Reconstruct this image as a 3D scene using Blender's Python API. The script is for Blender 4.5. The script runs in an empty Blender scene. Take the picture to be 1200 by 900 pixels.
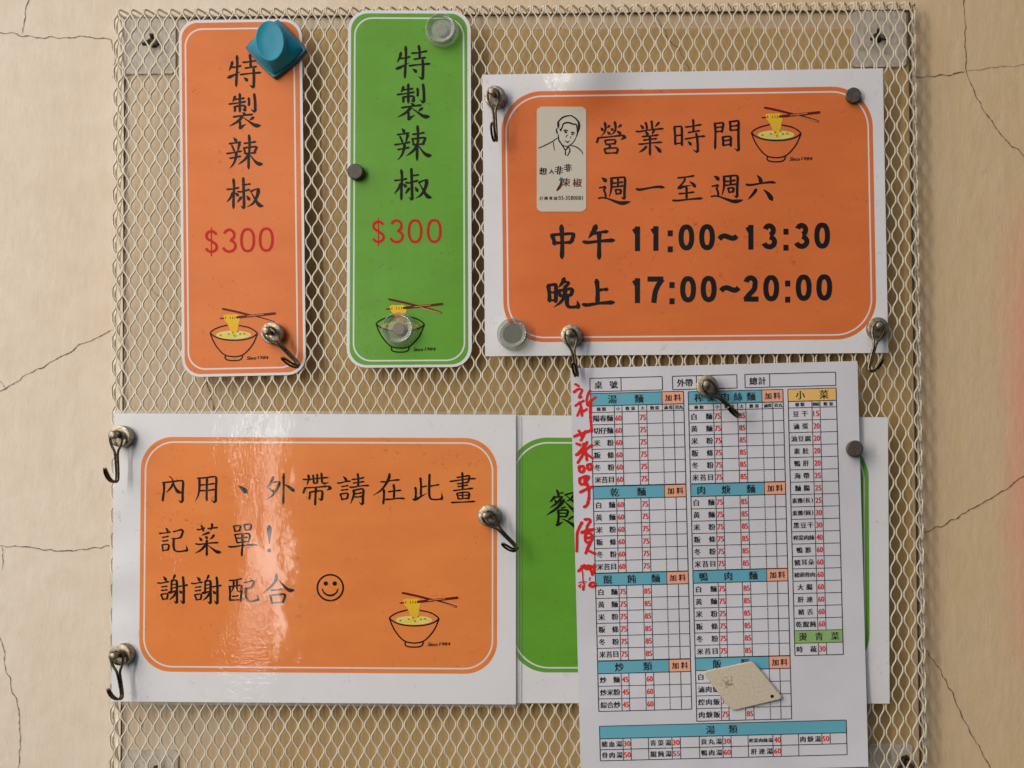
import bpy, math, random
from mathutils import noise, Vector
random.seed(7)
R = math.radians
S = 0.00064                      # metres per unit (one unit = 0.64 mm)
scene = bpy.context.scene
COL = scene.collection

# ------------------------------------------------------------------ camera
F, VX, VY, HM, TH = 1150.0, 850.0, 600.0, 22.0, R(1.46)
cam = bpy.data.cameras.new('camera')
cam_o = bpy.data.objects.new('camera', cam)
COL.objects.link(cam_o)
cam.sensor_width = 36.0
cam.lens = F / 1200 * 36
CY = VY - F * math.tan(TH)
cam.shift_x = -(VX - 600) / 1200
cam.shift_y = (CY - 450) / 1200
cam.clip_start = 0.01
cam.clip_end = 50
cam_o.location = (0, -(HM + F) * S, 0)
cam_o.rotation_euler = (math.pi / 2 + TH, 0, 0)
scene.camera = cam_o

# ------------------------------------------------------------------ light
world = bpy.data.worlds.new("World")
scene.world = world
world.use_nodes = True
wn = world.node_tree
sky = wn.nodes.new('ShaderNodeTexSky')
sky.sky_type = 'NISHITA'
sky.sun_disc = False
sky.sun_elevation = R(42)
sky.sun_rotation = R(222)
sky.air_density = 1.0
sky.dust_density = 4.0
wn.links.new(sky.outputs[0], wn.nodes['Background'].inputs[0])
wn.nodes['Background'].inputs[1].default_value = 0.10

sun = bpy.data.lights.new('sun', 'SUN')
sun.energy = 0.6
sun.angle = R(60)
sun.color = (1.0, 0.93, 0.84)
sun_o = bpy.data.objects.new('sun', sun)
COL.objects.link(sun_o)
sd = Vector((-0.50, -0.55, 0.67)).normalized()      # towards the light
sun_o.rotation_euler = sd.to_track_quat('Z', 'Y').to_euler()
sun_o.location = sd * 3

# narrow lamp added at the left for glare streaks, standing in for an open side
op = bpy.data.lights.new('added_glare_lamp', 'AREA')
op.shape = 'RECTANGLE'
op.size = 0.05
op.size_y = 0.95
op.energy = 5.0
op.color = (1.0, 0.955, 0.90)
op_o = bpy.data.objects.new('added_glare_lamp', op)
COL.objects.link(op_o)
op_o.location = (-1190 * S, -1420 * S, 330 * S)
op_o.rotation_euler = (Vector(op_o.location) - Vector((-420 * S, 0, 0.05))).to_track_quat('Z', 'Y').to_euler()

# second added lamp further round, broad and soft, for the falloff to the right
br = bpy.data.lights.new('added_soft_lamp', 'AREA')
br.shape = 'RECTANGLE'
br.size = 1.1
br.size_y = 1.3
br.energy = 6.3
br.color = (1.0, 0.965, 0.91)
br_o = bpy.data.objects.new('added_soft_lamp', br)
COL.objects.link(br_o)
br_o.location = (-2350 * S, -1350 * S, 700 * S)
br_o.rotation_euler = (Vector(br_o.location) - Vector((-350 * S, 0, 0.05))).to_track_quat('Z', 'Y').to_euler()

scene.view_settings.view_transform = 'Standard'
scene.view_settings.look = 'None'
scene.view_settings.exposure = -0.33
scene.view_settings.gamma = 1.0
scene.render.engine = 'CYCLES'
scene.cycles.max_bounces = 8
scene.cycles.transparent_max_bounces = 12
scene.cycles.caustics_refractive = True


# ------------------------------------------------------------------ geometry helpers
def unproj(px, py, o):
    """photo point on the plane standing o units in front of the wall, in units"""
    xc, yc, d = (px - VX) / F, -(py - CY) / F, 1.0
    # camera axes to world: forward (0,cos,sin), up (0,-sin,cos)
    dy = math.cos(TH) * d - math.sin(TH) * yc
    dz = math.sin(TH) * d + math.cos(TH) * yc
    dist = (HM + F - o) / dy
    return (xc * dist, -o, dz * dist)


class MB:
    def __init__(s):
        s.v, s.f, s.m = [], [], []

    def add(s, vs, fs, mi=0):
        b = len(s.v)
        s.v.extend(vs)
        s.f.extend([tuple(i + b for i in f) for f in fs])
        s.m.extend([mi] * len(fs))

    def mesh(s, name, mats, smooth=False):
        me = bpy.data.meshes.new(name)
        me.from_pydata([(a * S, b * S, c * S) for a, b, c in s.v], [], s.f)
        for m in (mats if isinstance(mats, (list, tuple)) else [mats]):
            me.materials.append(m)
        me.polygons.foreach_set('material_index', s.m)
        if smooth:
            me.polygons.foreach_set('use_smooth', [True] * len(me.polygons))
        me.update()
        if smooth: me.set_sharp_from_angle(angle=R(38))
        return me

    def obj(s, name, mats, parent=None, smooth=False):
        return link(name, s.mesh(name, mats, smooth), parent)


def link(name, data, parent=None):
    o = bpy.data.objects.new(name, data)
    COL.objects.link(o)
    if parent is not None:
        o.parent = parent
    return o


def tag(o, label=None, cat=None, group=None, kind=None):
    if label: o['label'] = label
    if cat: o['category'] = cat
    if group: o['group'] = group
    if kind: o['kind'] = kind
    return o


def empty(name, loc, rot=0.0):
    o = bpy.data.objects.new(name, None)
    o.empty_display_size = 0.01
    COL.objects.link(o)
    o.location = tuple(c * S for c in loc)
    o.rotation_euler = (0, rot, 0)
    return o


def box(mb, x0, x1, y0, y1, z0, z1, mi=0):
    vs = [(x, y, z) for x in (x0, x1) for y in (y0, y1) for z in (z0, z1)]
    mb.add(vs, [(0, 1, 3, 2), (4, 6, 7, 5), (0, 4, 5, 1), (2, 3, 7, 6), (0, 2, 6, 4), (1, 5, 7, 3)], mi)


def tube(mb, pts, r, n=8, closed=False, mi=0, rx=None):
    pts = [Vector(p) for p in pts]
    m = len(pts)
    rings = []
    up = None
    for i, p in enumerate(pts):
        a = pts[i - 1] if (i or closed) else p
        b = pts[(i + 1) % m] if (i < m - 1 or closed) else p
        t = (b - a).normalized()
        if up is None:
            up = t.orthogonal().normalized()
        up = (up - t * up.dot(t)).normalized()
        w = t.cross(up)
        rr = r[i] if isinstance(r, (list, tuple)) else r
        rings.append([tuple(p + (up * math.cos(2 * math.pi * k / n) + w * math.sin(2 * math.pi * k / n)) * rr) for k in range(n)])
    vs = [v for ring in rings for v in ring]
    fs = []
    for i in range(m if closed else m - 1):
        j = (i + 1) % m
        for k in range(n):
            l = (k + 1) % n
            fs.append((i * n + k, i * n + l, j * n + l, j * n + k))
    if not closed:
        fs.append(tuple(range(n))[::-1])
        fs.append(tuple((m - 1) * n + k for k in range(n)))
    mb.add(vs, fs, mi)


def lathe(mb, prof, n=40, mi=0, cx=0, cz=0):
    """profile of (radius, out) turned about the axis that leaves the wall (-Y)"""
    vs, fs, idx = [], [], []
    for r, o in prof:
        if r < 1e-6:
            idx.append([len(vs)] * n)
            vs.append((cx, -o, cz))
        else:
            idx.append(list(range(len(vs), len(vs) + n)))
            vs.extend([(cx + r * math.cos(2 * math.pi * k / n), -o, cz + r * math.sin(2 * math.pi * k / n)) for k in range(n)])
    for a, b in zip(idx, idx[1:]):
        for k in range(n):
            l = (k + 1) % n
            f = [a[k], a[l], b[l], b[k]]
            g = []
            for q in f:
                if q not in g: g.append(q)
            if len(g) > 2: fs.append(tuple(g))
    mb.add(vs, fs, mi)


# ------------------------------------------------------------------ materials
def mat(name, col, rough=0.6, metal=0.0, **kw):
    m = bpy.data.materials.new(name)
    m.use_nodes = True
    b = m.node_tree.nodes['Principled BSDF']
    b.inputs['Base Color'].default_value = (*col, 1)
    b.inputs['Roughness'].default_value = rough
    b.inputs['Metallic'].default_value = metal
    for k, v in kw.items():
        b.inputs[k.replace('_', ' ')].default_value = v
    return m


class NT:
    def __init__(s, m):
        s.t = m.node_tree
        s.b = s.t.nodes['Principled BSDF']

    def n(s, typ, **kw):
        x = s.t.nodes.new('ShaderNode' + typ)
        for k, v in kw.items():
            setattr(x, k, v)
        return x

    def l(s, a, b):
        s.t.links.new(a, b)

    def math(s, op, a, b=None, c=None):
        x = s.n('Math', operation=op)
        for i, q in enumerate((a, b, c)):
            if q is None: continue
            if isinstance(q, (int, float)): x.inputs[i].default_value = q
            else: s.l(q, x.inputs[i])
        return x.outputs[0]

    def pos(s, scale=(1, 1, 1)):
        g = s.n('NewGeometry')
        mp = s.n('Mapping')
        mp.inputs['Scale'].default_value = tuple(k / S for k in scale)      # coordinates in units
        s.l(g.outputs['Position'], mp.inputs['Vector'])
        return mp.outputs[0]

    def noise(s, vec, scale, detail=4, rough=0.55, dist=0.0):
        x = s.n('TexNoise')
        x.inputs['Scale'].default_value = scale
        x.inputs['Detail'].default_value = detail
        x.inputs['Roughness'].default_value = rough
        x.inputs['Distortion'].default_value = dist
        s.l(vec, x.inputs['Vector'])
        return x.outputs[0]

    def ramp(s, fac, stops):
        x = s.n('ValToRGB')
        e = x.color_ramp.elements
        while len(e) < len(stops): e.new(0.5)
        for q, (p, c) in zip(e, stops):
            q.position = p
            q.color = (*c, 1) if not isinstance(c, (int, float)) else (c, c, c, 1)
        s.l(fac, x.inputs[0])
        return x.outputs[0]

    def mix(s, fac, a, b, mode='MIX'):
        x = s.n('Mix', data_type='RGBA', blend_type=mode)
        for i, q in ((0, fac), (6, a), (7, b)):
            if isinstance(q, (int, float)): x.inputs[i].default_value = q
            elif isinstance(q, tuple): x.inputs[i].default_value = (*q, 1)
            else: s.l(q, x.inputs[i])
        return x.outputs[2]

    def bump(s, h, strength, dist=1.0, prev=None):
        x = s.n('Bump')
        x.inputs['Strength'].default_value = strength
        x.inputs['Distance'].default_value = dist * S
        s.l(h, x.inputs['Height'])
        if prev is not None: s.l(prev, x.inputs['Normal'])
        return x.outputs[0]


def film_coat(q, amount=1.0, weight=0.45, rough=0.08, crumple=True):
    """gloss of a laminating pouch: waves, the mesh pressing through, fine ripples"""
    p = q.pos()
    a = q.noise(q.pos((1, 1, 0.4)), 0.022, 1, 0.4)
    b = q.noise(q.pos((1, 1, 1)), 0.080, 1, 0.4)
    d = q.noise(q.pos((0.4, 1, 1.6)), 0.17, 2, 0.5, 0.8)
    c = q.noise(p, 0.33, 2, 0.5)
    patch = q.ramp(q.noise(q.pos((1.4, 1, 0.5)), 0.012, 2, 0.5), [(0.42, 0.1), (0.62, 1.0)])
    n1 = q.bump(a, 1.0, 1.1 * amount)
    n2 = q.bump(b, 1.0, 0.16 * amount, n1)
    n2 = q.bump(q.math('MULTIPLY', d, patch), 1.0, 0.26 * amount, n2)
    n3 = q.bump(q.math('MULTIPLY', c, patch), 1.0, 0.15 * amount, n2)
    if crumple:          # badly pressed, puckered corner of the opening hours sheet
        ds = q.n('VectorMath', operation='DISTANCE')
        q.l(p, ds.inputs[0])
        ds.inputs[1].default_value = (-185, -28, 500)
        near = q.ramp(q.math('DIVIDE', ds.outputs['Value'], 90.0), [(0.25, 1.0), (0.95, 0.0)])
        e = q.noise(p, 0.15, 2, 0.6, 0.5)
        n3 = q.bump(q.math('MULTIPLY', e, near), 1.0, 0.28, n3)
    q.l(n3, q.b.inputs['Coat Normal'])
    q.b.inputs['Coat Weight'].default_value = weight
    q.b.inputs['Coat Roughness'].default_value = rough
    q.b.inputs['Coat IOR'].default_value = 1.42
    q.b.inputs['Specular IOR Level'].default_value = 0.1
    return n3


def film_ink(name, col, gloss=True, weight=0.45):
    m = mat(name, col, 0.6)
    q = NT(m)
    if gloss: film_coat(q, weight=weight, rough=0.085 if weight > 0.4 else 0.3)
    else: q.b.inputs['Specular IOR Level'].default_value = 0.2
    return m


def sheet_material(name, W, H, panel, line, colour, paper=(0.74, 0.74, 0.755), r_panel=40, r_line=36, lw=1.7, gloss=True, weight=0.45, crough=0.08):
    """paper print: a rounded colour panel with a thin white line inside, measured in units of the sheet"""
    m = mat(name, paper, 0.6)
    q = NT(m)
    uv = q.n('UVMap', uv_map='sheet')
    sep = q.n('SeparateXYZ')
    q.l(uv.outputs[0], sep.inputs[0])
    U = q.math('MULTIPLY', sep.outputs[0], W)
    V = q.math('MULTIPLY', sep.outputs[1], H)

    def sdf(rect, r):
        x0, y0, x1, y1 = rect
        ax = q.math('MAXIMUM', q.math('SUBTRACT', q.math('ABSOLUTE', q.math('SUBTRACT', U, (x0 + x1) / 2)), (x1 - x0) / 2 - r), 0.0)
        ay = q.math('MAXIMUM', q.math('SUBTRACT', q.math('ABSOLUTE', q.math('SUBTRACT', V, (y0 + y1) / 2)), (y1 - y0) / 2 - r), 0.0)
        return q.math('SUBTRACT', q.math('SQRT', q.math('ADD', q.math('MULTIPLY', ax, ax), q.math('MULTIPLY', ay, ay))), r)

    def edge(d, w=0.35):
        x = q.n('MapRange')
        q.l(d, x.inputs[0])
        x.inputs[1].default_value = -w
        x.inputs[2].default_value = w
        x.inputs[3].default_value = 1
        x.inputs[4].default_value = 0
        return x.outputs[0]
    mp = edge(sdf(panel, r_panel))
    ml = edge(q.math('SUBTRACT', q.math('ABSOLUTE', sdf(line, r_line)), lw / 2))
    # ink that is a little uneven, paper a little dirty
    p = q.pos()
    ink = q.mix(q.ramp(q.noise(q.pos((1, 1, 2.4)), 0.013, 4, 0.6), [(0.3, 0.0), (0.7, 1.0)]), colour, tuple(c * k for c, k in zip(colour, (0.93, 0.86, 0.85))))
    ink = q.mix(q.ramp(q.noise(p, 0.35, 3, 0.7), [(0.62, 0.0), (0.75, 1.0)]), ink, tuple(c * 0.86 for c in colour))
    pap = q.mix(q.ramp(q.noise(p, 0.02, 5, 0.6), [(0.45, 0.0), (0.8, 0.5)]), paper, tuple(c * k for c, k in zip(paper, (0.92, 0.89, 0.84))))
    spots = q.ramp(q.noise(p, 0.13, 5, 0.75), [(0.60, 0.0), (0.65, 1.0)])
    area = q.ramp(q.noise(p, 0.018, 3, 0.6), [(0.46, 0.0), (0.6, 1.0)])
    spots = q.math('MULTIPLY', spots, area)
    pap = q.mix(q.math('MULTIPLY', spots, 0.35), pap, (0.35, 0.26, 0.17))
    ink = q.mix(q.math('MULTIPLY', spots, 0.55), ink, tuple(c * 0.45 for c in colour))
    c = q.mix(mp, pap, ink)
    c = q.mix(ml, c, tuple(k * 0.97 for k in paper))
    q.l(c, q.b.inputs['Base Color'])
    if gloss: film_coat(q, weight=weight, rough=crough)
    return m


ORANGE = (0.76, 0.215, 0.055)
ORANGE_L = (0.80, 0.25, 0.062)
ORANGE_H = (0.73, 0.182, 0.042)
GREEN = (0.125, 0.365, 0.032)

# wall
wall_m = mat('wall_paint', (0.7, 0.58, 0.42), 0.75)
q = NT(wall_m)
p = q.pos()
big = q.ramp(q.noise(q.pos((1.0, 1, 0.6)), 0.0035, 5, 0.6), [(0.35, 0.0), (0.68, 1.0)])
sepw = q.n('SeparateXYZ')
q.l(p, sepw.inputs[0])
# light falloff painted in: darker and yellower to the right, with an uneven border
falloff = q.math('ADD', q.math('MULTIPLY', sepw.outputs[0], 0.00085), q.math('MULTIPLY', q.noise(q.pos((1, 1, 0.5)), 0.004, 5, 0.65), 1.5))
falloff = q.ramp(falloff, [(0.28, 0.0), (0.92, 1.0)])
c = q.mix(falloff, (0.765, 0.675, 0.56), (0.68, 0.485, 0.26))
c = q.mix(q.math('MULTIPLY', big, 0.5), c, (0.66, 0.54, 0.38))
mot = q.ramp(q.noise(p, 0.03, 6, 0.65), [(0.40, 0.0), (0.75, 1.0)])
c = q.mix(q.math('MULTIPLY', mot, 0.35), c, (0.56, 0.43, 0.28))
brush = q.ramp(q.noise(q.pos((2.2, 1, 0.35)), 0.05, 5, 0.7), [(0.45, 0.0), (0.8, 1.0)])
c = q.mix(q.math('MULTIPLY', brush, 0.30), c, (0.80, 0.69, 0.55))
dirt = q.ramp(q.noise(q.pos((1, 1, 0.7)), 0.075, 7, 0.78), [(0.60, 0.0), (0.72, 1.0)])
dirt2 = q.ramp(q.noise(p, 0.006, 2, 0.5), [(0.48, 0.0), (0.62, 1.0)])
c = q.mix(q.math('MULTIPLY', q.math('MULTIPLY', dirt, dirt2), 0.42), c, (0.33, 0.25, 0.17))
rub = q.ramp(q.noise(q.pos((1.5, 1, 0.4)), 0.10, 6, 0.8), [(0.56, 0.0), (0.66, 1.0)])
rub2 = q.ramp(q.noise(q.pos((1, 1, 0.6)), 0.012, 3, 0.6), [(0.52, 0.0), (0.66, 1.0)])
c = q.mix(q.math('MULTIPLY', q.math('MULTIPLY', rub, rub2), 0.38), c, (0.40, 0.34, 0.27))
speck = q.ramp(q.noise(p, 0.33, 3, 0.6), [(0.76, 0.0), (0.79, 1.0)])
c = q.mix(q.math('MULTIPLY', speck, 0.5), c, (0.30, 0.20, 0.12))
# shade and brown bounce behind the board, painted into the wall colour
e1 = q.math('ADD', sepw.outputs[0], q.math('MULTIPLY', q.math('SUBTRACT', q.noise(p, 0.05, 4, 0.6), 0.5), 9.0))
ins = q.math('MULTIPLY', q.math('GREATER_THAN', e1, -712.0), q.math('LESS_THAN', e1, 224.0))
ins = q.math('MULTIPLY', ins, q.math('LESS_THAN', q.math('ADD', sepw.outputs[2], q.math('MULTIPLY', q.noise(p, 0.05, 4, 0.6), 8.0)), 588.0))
shade_c = q.mix(q.ramp(q.noise(p, 0.008, 5, 0.6), [(0.35, 0.0), (0.7, 1.0)]), (0.61, 0.42, 0.185), (0.50, 0.335, 0.13))
shade_c = q.mix(q.math('MULTIPLY', q.ramp(q.noise(p, 0.05, 6, 0.7), [(0.5, 0.0), (0.75, 1.0)]), 0.45), shade_c, (0.42, 0.26, 0.12))
shade_c = q.mix(q.math('MULTIPLY', q.ramp(q.noise(p, 0.15, 4, 0.65), [(0.68, 0.0), (0.72, 1.0)]), 0.7), shade_c, (0.10, 0.06, 0.03))
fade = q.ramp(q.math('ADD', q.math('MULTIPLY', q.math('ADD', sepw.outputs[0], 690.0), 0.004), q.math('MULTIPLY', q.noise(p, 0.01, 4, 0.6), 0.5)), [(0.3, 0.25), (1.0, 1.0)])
c = q.mix(q.math('MULTIPLY', ins, q.math('MULTIPLY', fade, 0.92)), c, shade_c)
# pink reflected glow at the far right, painted into the wall colour
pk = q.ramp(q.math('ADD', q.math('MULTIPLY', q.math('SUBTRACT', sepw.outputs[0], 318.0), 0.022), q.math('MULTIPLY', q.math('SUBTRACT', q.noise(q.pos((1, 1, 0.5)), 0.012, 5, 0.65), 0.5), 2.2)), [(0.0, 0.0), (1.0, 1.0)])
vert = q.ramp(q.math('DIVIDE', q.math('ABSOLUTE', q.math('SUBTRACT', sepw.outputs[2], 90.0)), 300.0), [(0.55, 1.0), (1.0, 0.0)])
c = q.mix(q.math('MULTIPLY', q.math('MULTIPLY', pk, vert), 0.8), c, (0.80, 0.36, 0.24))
q.l(c, q.b.inputs['Base Color'])
n1 = q.bump(q.noise(q.pos((1.6, 1, 0.7)), 0.035, 6, 0.62), 0.45, 3.0)
n2 = q.bump(q.noise(p, 0.30, 4, 0.6), 0.30, 0.6, n1)
q.l(n2, q.b.inputs['Normal'])
q.b.inputs['Specular IOR Level'].default_value = 0.25

crack_m = mat('crack', (0.15, 0.10, 0.065), 0.9)
mesh_m = mat('mesh_paint', (0.68, 0.62, 0.49), 0.42)
q = NT(mesh_m)
p = q.pos()
c = q.mix(q.ramp(q.noise(p, 0.03, 4, 0.6), [(0.35, 0.0), (0.7, 1.0)]), (0.79, 0.725, 0.585), (0.70, 0.62, 0.455))
c = q.mix(q.math('MULTIPLY', q.ramp(q.noise(p, 0.25, 4, 0.7), [(0.62, 0.0), (0.72, 1.0)]), 0.6), c, (0.30, 0.20, 0.11))
q.l(c, q.b.inputs['Base Color'])
edge_shade_m = mat('edge_shade_dark', (0.075, 0.055, 0.032), 0.6, 0.3)  # dark tone for the rim's wall-side edge and the shadow gap there
plate_m = mat('plate_paint', (0.62, 0.57, 0.51), 0.5)
q = NT(plate_m)
c = q.mix(q.ramp(q.noise(q.pos(), 0.09, 5, 0.7), [(0.5, 0.0), (0.75, 1.0)]), (0.60, 0.545, 0.47), (0.33, 0.25, 0.16))
q.l(c, q.b.inputs['Base Color'])
screw_m = mat('screw_dark', (0.06, 0.05, 0.035), 0.45, 0.6)


def metal(name, col, rough):
    m = mat(name, col, rough, 1.0)
    q = NT(m)
    p = q.pos()
    c = q.mix(q.ramp(q.noise(p, 0.35, 4, 0.65), [(0.4, 0.0), (0.72, 1.0)]), col, tuple(k * 0.35 for k in col))
    q.l(c, q.b.inputs['Base Color'])
    q.l(q.ramp(q.noise(p, 0.5, 3, 0.6), [(0.3, rough * 0.7), (0.7, min(1, rough * 1.6))]), q.b.inputs['Roughness'])
    q.l(q.bump(q.noise(p, 0.8, 3, 0.6), 0.25, 0.3), q.b.inputs['Normal'])
    return m


steel_m = metal('tarnished_nickel', (0.36, 0.315, 0.245), 0.38)
wire_m = metal('hook_wire', (0.15, 0.12, 0.075), 0.25)
black_m = mat('ferrite', (0.035, 0.028, 0.022), 0.55)
q = NT(black_m)
q.l(q.mix(q.ramp(q.noise(q.pos(), 0.4, 4, 0.6), [(0.4, 0.0), (0.7, 1.0)]), (0.05, 0.04, 0.032), (0.10, 0.075, 0.06)), q.b.inputs['Base Color'])
rust_m = mat('magnet_core', (0.25, 0.17, 0.12), 0.5, 0.3)
greymag_m = mat('grey_magnet', (0.13, 0.12, 0.09), 0.45, 0.5)
blue_m = mat('blue_plastic', (0.0, 0.25, 0.37), 0.42, Specular_IOR_Level=0.3)
q = NT(blue_m)
q.l(q.ramp(q.noise(q.pos(), 0.25, 3, 0.6), [(0.3, 0.34), (0.7, 0.5)]), q.b.inputs['Roughness'])
bluedark_m = mat('blue_plastic_base', (0.0, 0.10, 0.15), 0.4)
film_m = bpy.data.materials.new('clear_film')
film_m.use_nodes = True
t = film_m.node_tree
t.nodes.remove(t.nodes['Principled BSDF'])
tr = t.nodes.new('ShaderNodeBsdfTransparent'); tr.inputs[0].default_value = (0.93, 0.93, 0.92, 1)
gl = t.nodes.new('ShaderNodeBsdfGlossy'); gl.inputs['Roughness'].default_value = 0.2
df = t.nodes.new('ShaderNodeBsdfDiffuse'); df.inputs[0].default_value = (0.7, 0.7, 0.7, 1)
fr = t.nodes.new('ShaderNodeFresnel'); fr.inputs[0].default_value = 1.5
m1 = t.nodes.new('ShaderNodeMixShader'); m2 = t.nodes.new('ShaderNodeMixShader')
t.links.new(fr.outputs[0], m1.inputs[0]); t.links.new(tr.outputs[0], m1.inputs[1]); t.links.new(gl.outputs[0], m1.inputs[2])
m2.inputs[0].default_value = 0.16
t.links.new(m1.outputs[0], m2.inputs[1]); t.links.new(df.outputs[0], m2.inputs[2])
t.links.new(m2.outputs[0], t.nodes['Material Output'].inputs[0])

clear_m = bpy.data.materials.new('clear_plastic')
clear_m.use_nodes = True
t = clear_m.node_tree
t.nodes.remove(t.nodes['Principled BSDF'])
tr = t.nodes.new('ShaderNodeBsdfTransparent'); tr.inputs[0].default_value = (0.90, 0.92, 0.87, 1)
gl = t.nodes.new('ShaderNodeBsdfGlossy'); gl.inputs['Roughness'].default_value = 0.12
df = t.nodes.new('ShaderNodeBsdfDiffuse'); df.inputs[0].default_value = (0.62, 0.62, 0.57, 1)
fr = t.nodes.new('ShaderNodeFresnel'); fr.inputs[0].default_value = 1.5
lw_ = t.nodes.new('ShaderNodeLayerWeight'); lw_.inputs[0].default_value = 0.45
mr = t.nodes.new('ShaderNodeMapRange'); mr.inputs[1].default_value = 0.0; mr.inputs[2].default_value = 1.0; mr.inputs[3].default_value = 0.05; mr.inputs[4].default_value = 0.75
t.links.new(lw_.outputs['Facing'], mr.inputs[0])
m1 = t.nodes.new('ShaderNodeMixShader'); m2 = t.nodes.new('ShaderNodeMixShader')
t.links.new(mr.outputs[0], m1.inputs[0]); t.links.new(tr.outputs[0], m1.inputs[1]); t.links.new(df.outputs[0], m1.inputs[2])
mr2 = t.nodes.new('ShaderNodeMapRange'); mr2.inputs[3].default_value = 0.04; mr2.inputs[4].default_value = 0.22
t.links.new(lw_.outputs['Facing'], mr2.inputs[0])
t.links.new(mr2.outputs[0], m2.inputs[0]); t.links.new(m1.outputs[0], m2.inputs[1]); t.links.new(gl.outputs[0], m2.inputs[2])
t.links.new(m2.outputs[0], t.nodes['Material Output'].inputs[0])

ink_m = film_ink('black_ink', (0.004, 0.003, 0.003))
red_m = film_ink('red_ink', (0.5, 0.006, 0.004))
maroon_m = film_ink('maroon_ink', (0.11, 0.008, 0.004))
yellow_m = film_ink('yellow_ink', (0.80, 0.50, 0.012))
cream_m = film_ink('cream_ink', (0.72, 0.66, 0.22))
scallion_m = film_ink('scallion_ink', (0.14, 0.30, 0.03))
pale_m = film_ink('pale_orange_ink', (0.75, 0.30, 0.14))
stick_m = film_ink('sticker_paper', (0.60, 0.545, 0.45))
teal_m = film_ink('teal_ink', (0.01, 0.13, 0.22))
ink2_m = film_ink('matt_black_ink', (0.004, 0.003, 0.003), True, 0.12)
red2_m = film_ink('matt_red_ink', (0.52, 0.006, 0.004), True, 0.12)
mink_m = film_ink('menu_black_ink', (0.022, 0.021, 0.023), False)
mred_m = film_ink('menu_red_ink', (0.72, 0.035, 0.03), False)
marker_m = film_ink('red_marker', (0.70, 0.012, 0.008), False)
mteal_m = film_ink('menu_teal', (0.13, 0.41, 0.52), False)
msal_m = film_ink('menu_salmon', (0.85, 0.40, 0.26), False)
mgold_m = film_ink('menu_gold', (0.82, 0.50, 0.15), False)
mgreen_m = film_ink('menu_green', (0.28, 0.46, 0.17), False)

# ------------------------------------------------------------------ the wall
mb = MB()
NX, NZ = 60, 50
for j in range(NZ + 1):
    for i in range(NX + 1):
        x = -1500 + 2600 * i / NX
        z = -1100 + 2400 * j / NZ
        mb.v.append((x, 0.0, z))
for j in range(NZ):
    for i in range(NX):
        a = j * (NX + 1) + i
        mb.f.append((a, a + 1, a + NX + 2, a + NX + 1)); mb.m.append(0)
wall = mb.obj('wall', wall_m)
tag(wall, 'cream painted plaster wall with fine cracks', kind='structure')


def ribbon(mb, pts, ws, z, place, mi=0, caps=True, closed=False):
    """flat stroke; pts in drawing units, ws widths, place maps (x, y, lift) to space"""
    n = len(pts)
    L, Rr = [], []
    for i in range(n):
        a = pts[i - 1] if (i or closed) else pts[0]
        b = pts[(i + 1) % n] if (i < n - 1 or closed) else pts[-1]
        dx, dy = b[0] - a[0], b[1] - a[1]
        d = math.hypot(dx, dy) or 1
        nx, ny = -dy / d, dx / d
        w = ws[i] / 2
        L.append((pts[i][0] + nx * w, pts[i][1] + ny * w))
        Rr.append((pts[i][0] - nx * w, pts[i][1] - ny * w))
    vs = [place(x, y, z) for x, y in L] + [place(x, y, z) for x, y in Rr]
    fs = [(i, (i + 1) % n, n + (i + 1) % n, n + i) for i in range(n if closed else n - 1)]
    mb.add(vs, fs, mi)
    if caps and not closed:
        for e, o in ((0, 1), (n - 1, n - 2)):
            if ws[e] < 0.25: continue
            ang = math.atan2(pts[e][1] - pts[o][1], pts[e][0] - pts[o][0])
            r = ws[e] / 2
            ring = [(pts[e][0] + r * math.cos(ang + a), pts[e][1] + r * math.sin(ang + a)) for a in (-math.pi / 2, -math.pi / 4, 0, math.pi / 4, math.pi / 2)]
            mb.add([place(x, y, z) for x, y in ring], [(0, 1, 2, 3, 4)], mi)


def chaikin(p, k=1):
    for _ in range(k):
        if len(p) < 3: return p
        o = [p[0]]
        for a, b in zip(p, p[1:]):
            o += [(a[0] * .75 + b[0] * .25, a[1] * .75 + b[1] * .25), (a[0] * .25 + b[0] * .75, a[1] * .25 + b[1] * .75)]
        o.append(p[-1])
        p = o
    return p


def resample(p, step):
    d = [0]
    for a, b in zip(p, p[1:]): d.append(d[-1] + math.hypot(b[0] - a[0], b[1] - a[1]))
    T = d[-1] or 1
    n = max(2, int(T / step) + 1)
    out, j = [], 0
    for i in range(n + 1):
        t = T * i / n
        while j < len(d) - 2 and d[j + 1] < t: j += 1
        q = (t - d[j]) / ((d[j + 1] - d[j]) or 1)
        out.append((p[j][0] + (p[j + 1][0] - p[j][0]) * q, p[j][1] + (p[j + 1][1] - p[j][1]) * q))
    return out


# cracks in the plaster
def wallpt(x, y, z):
    return unproj(x, y, z)


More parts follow.
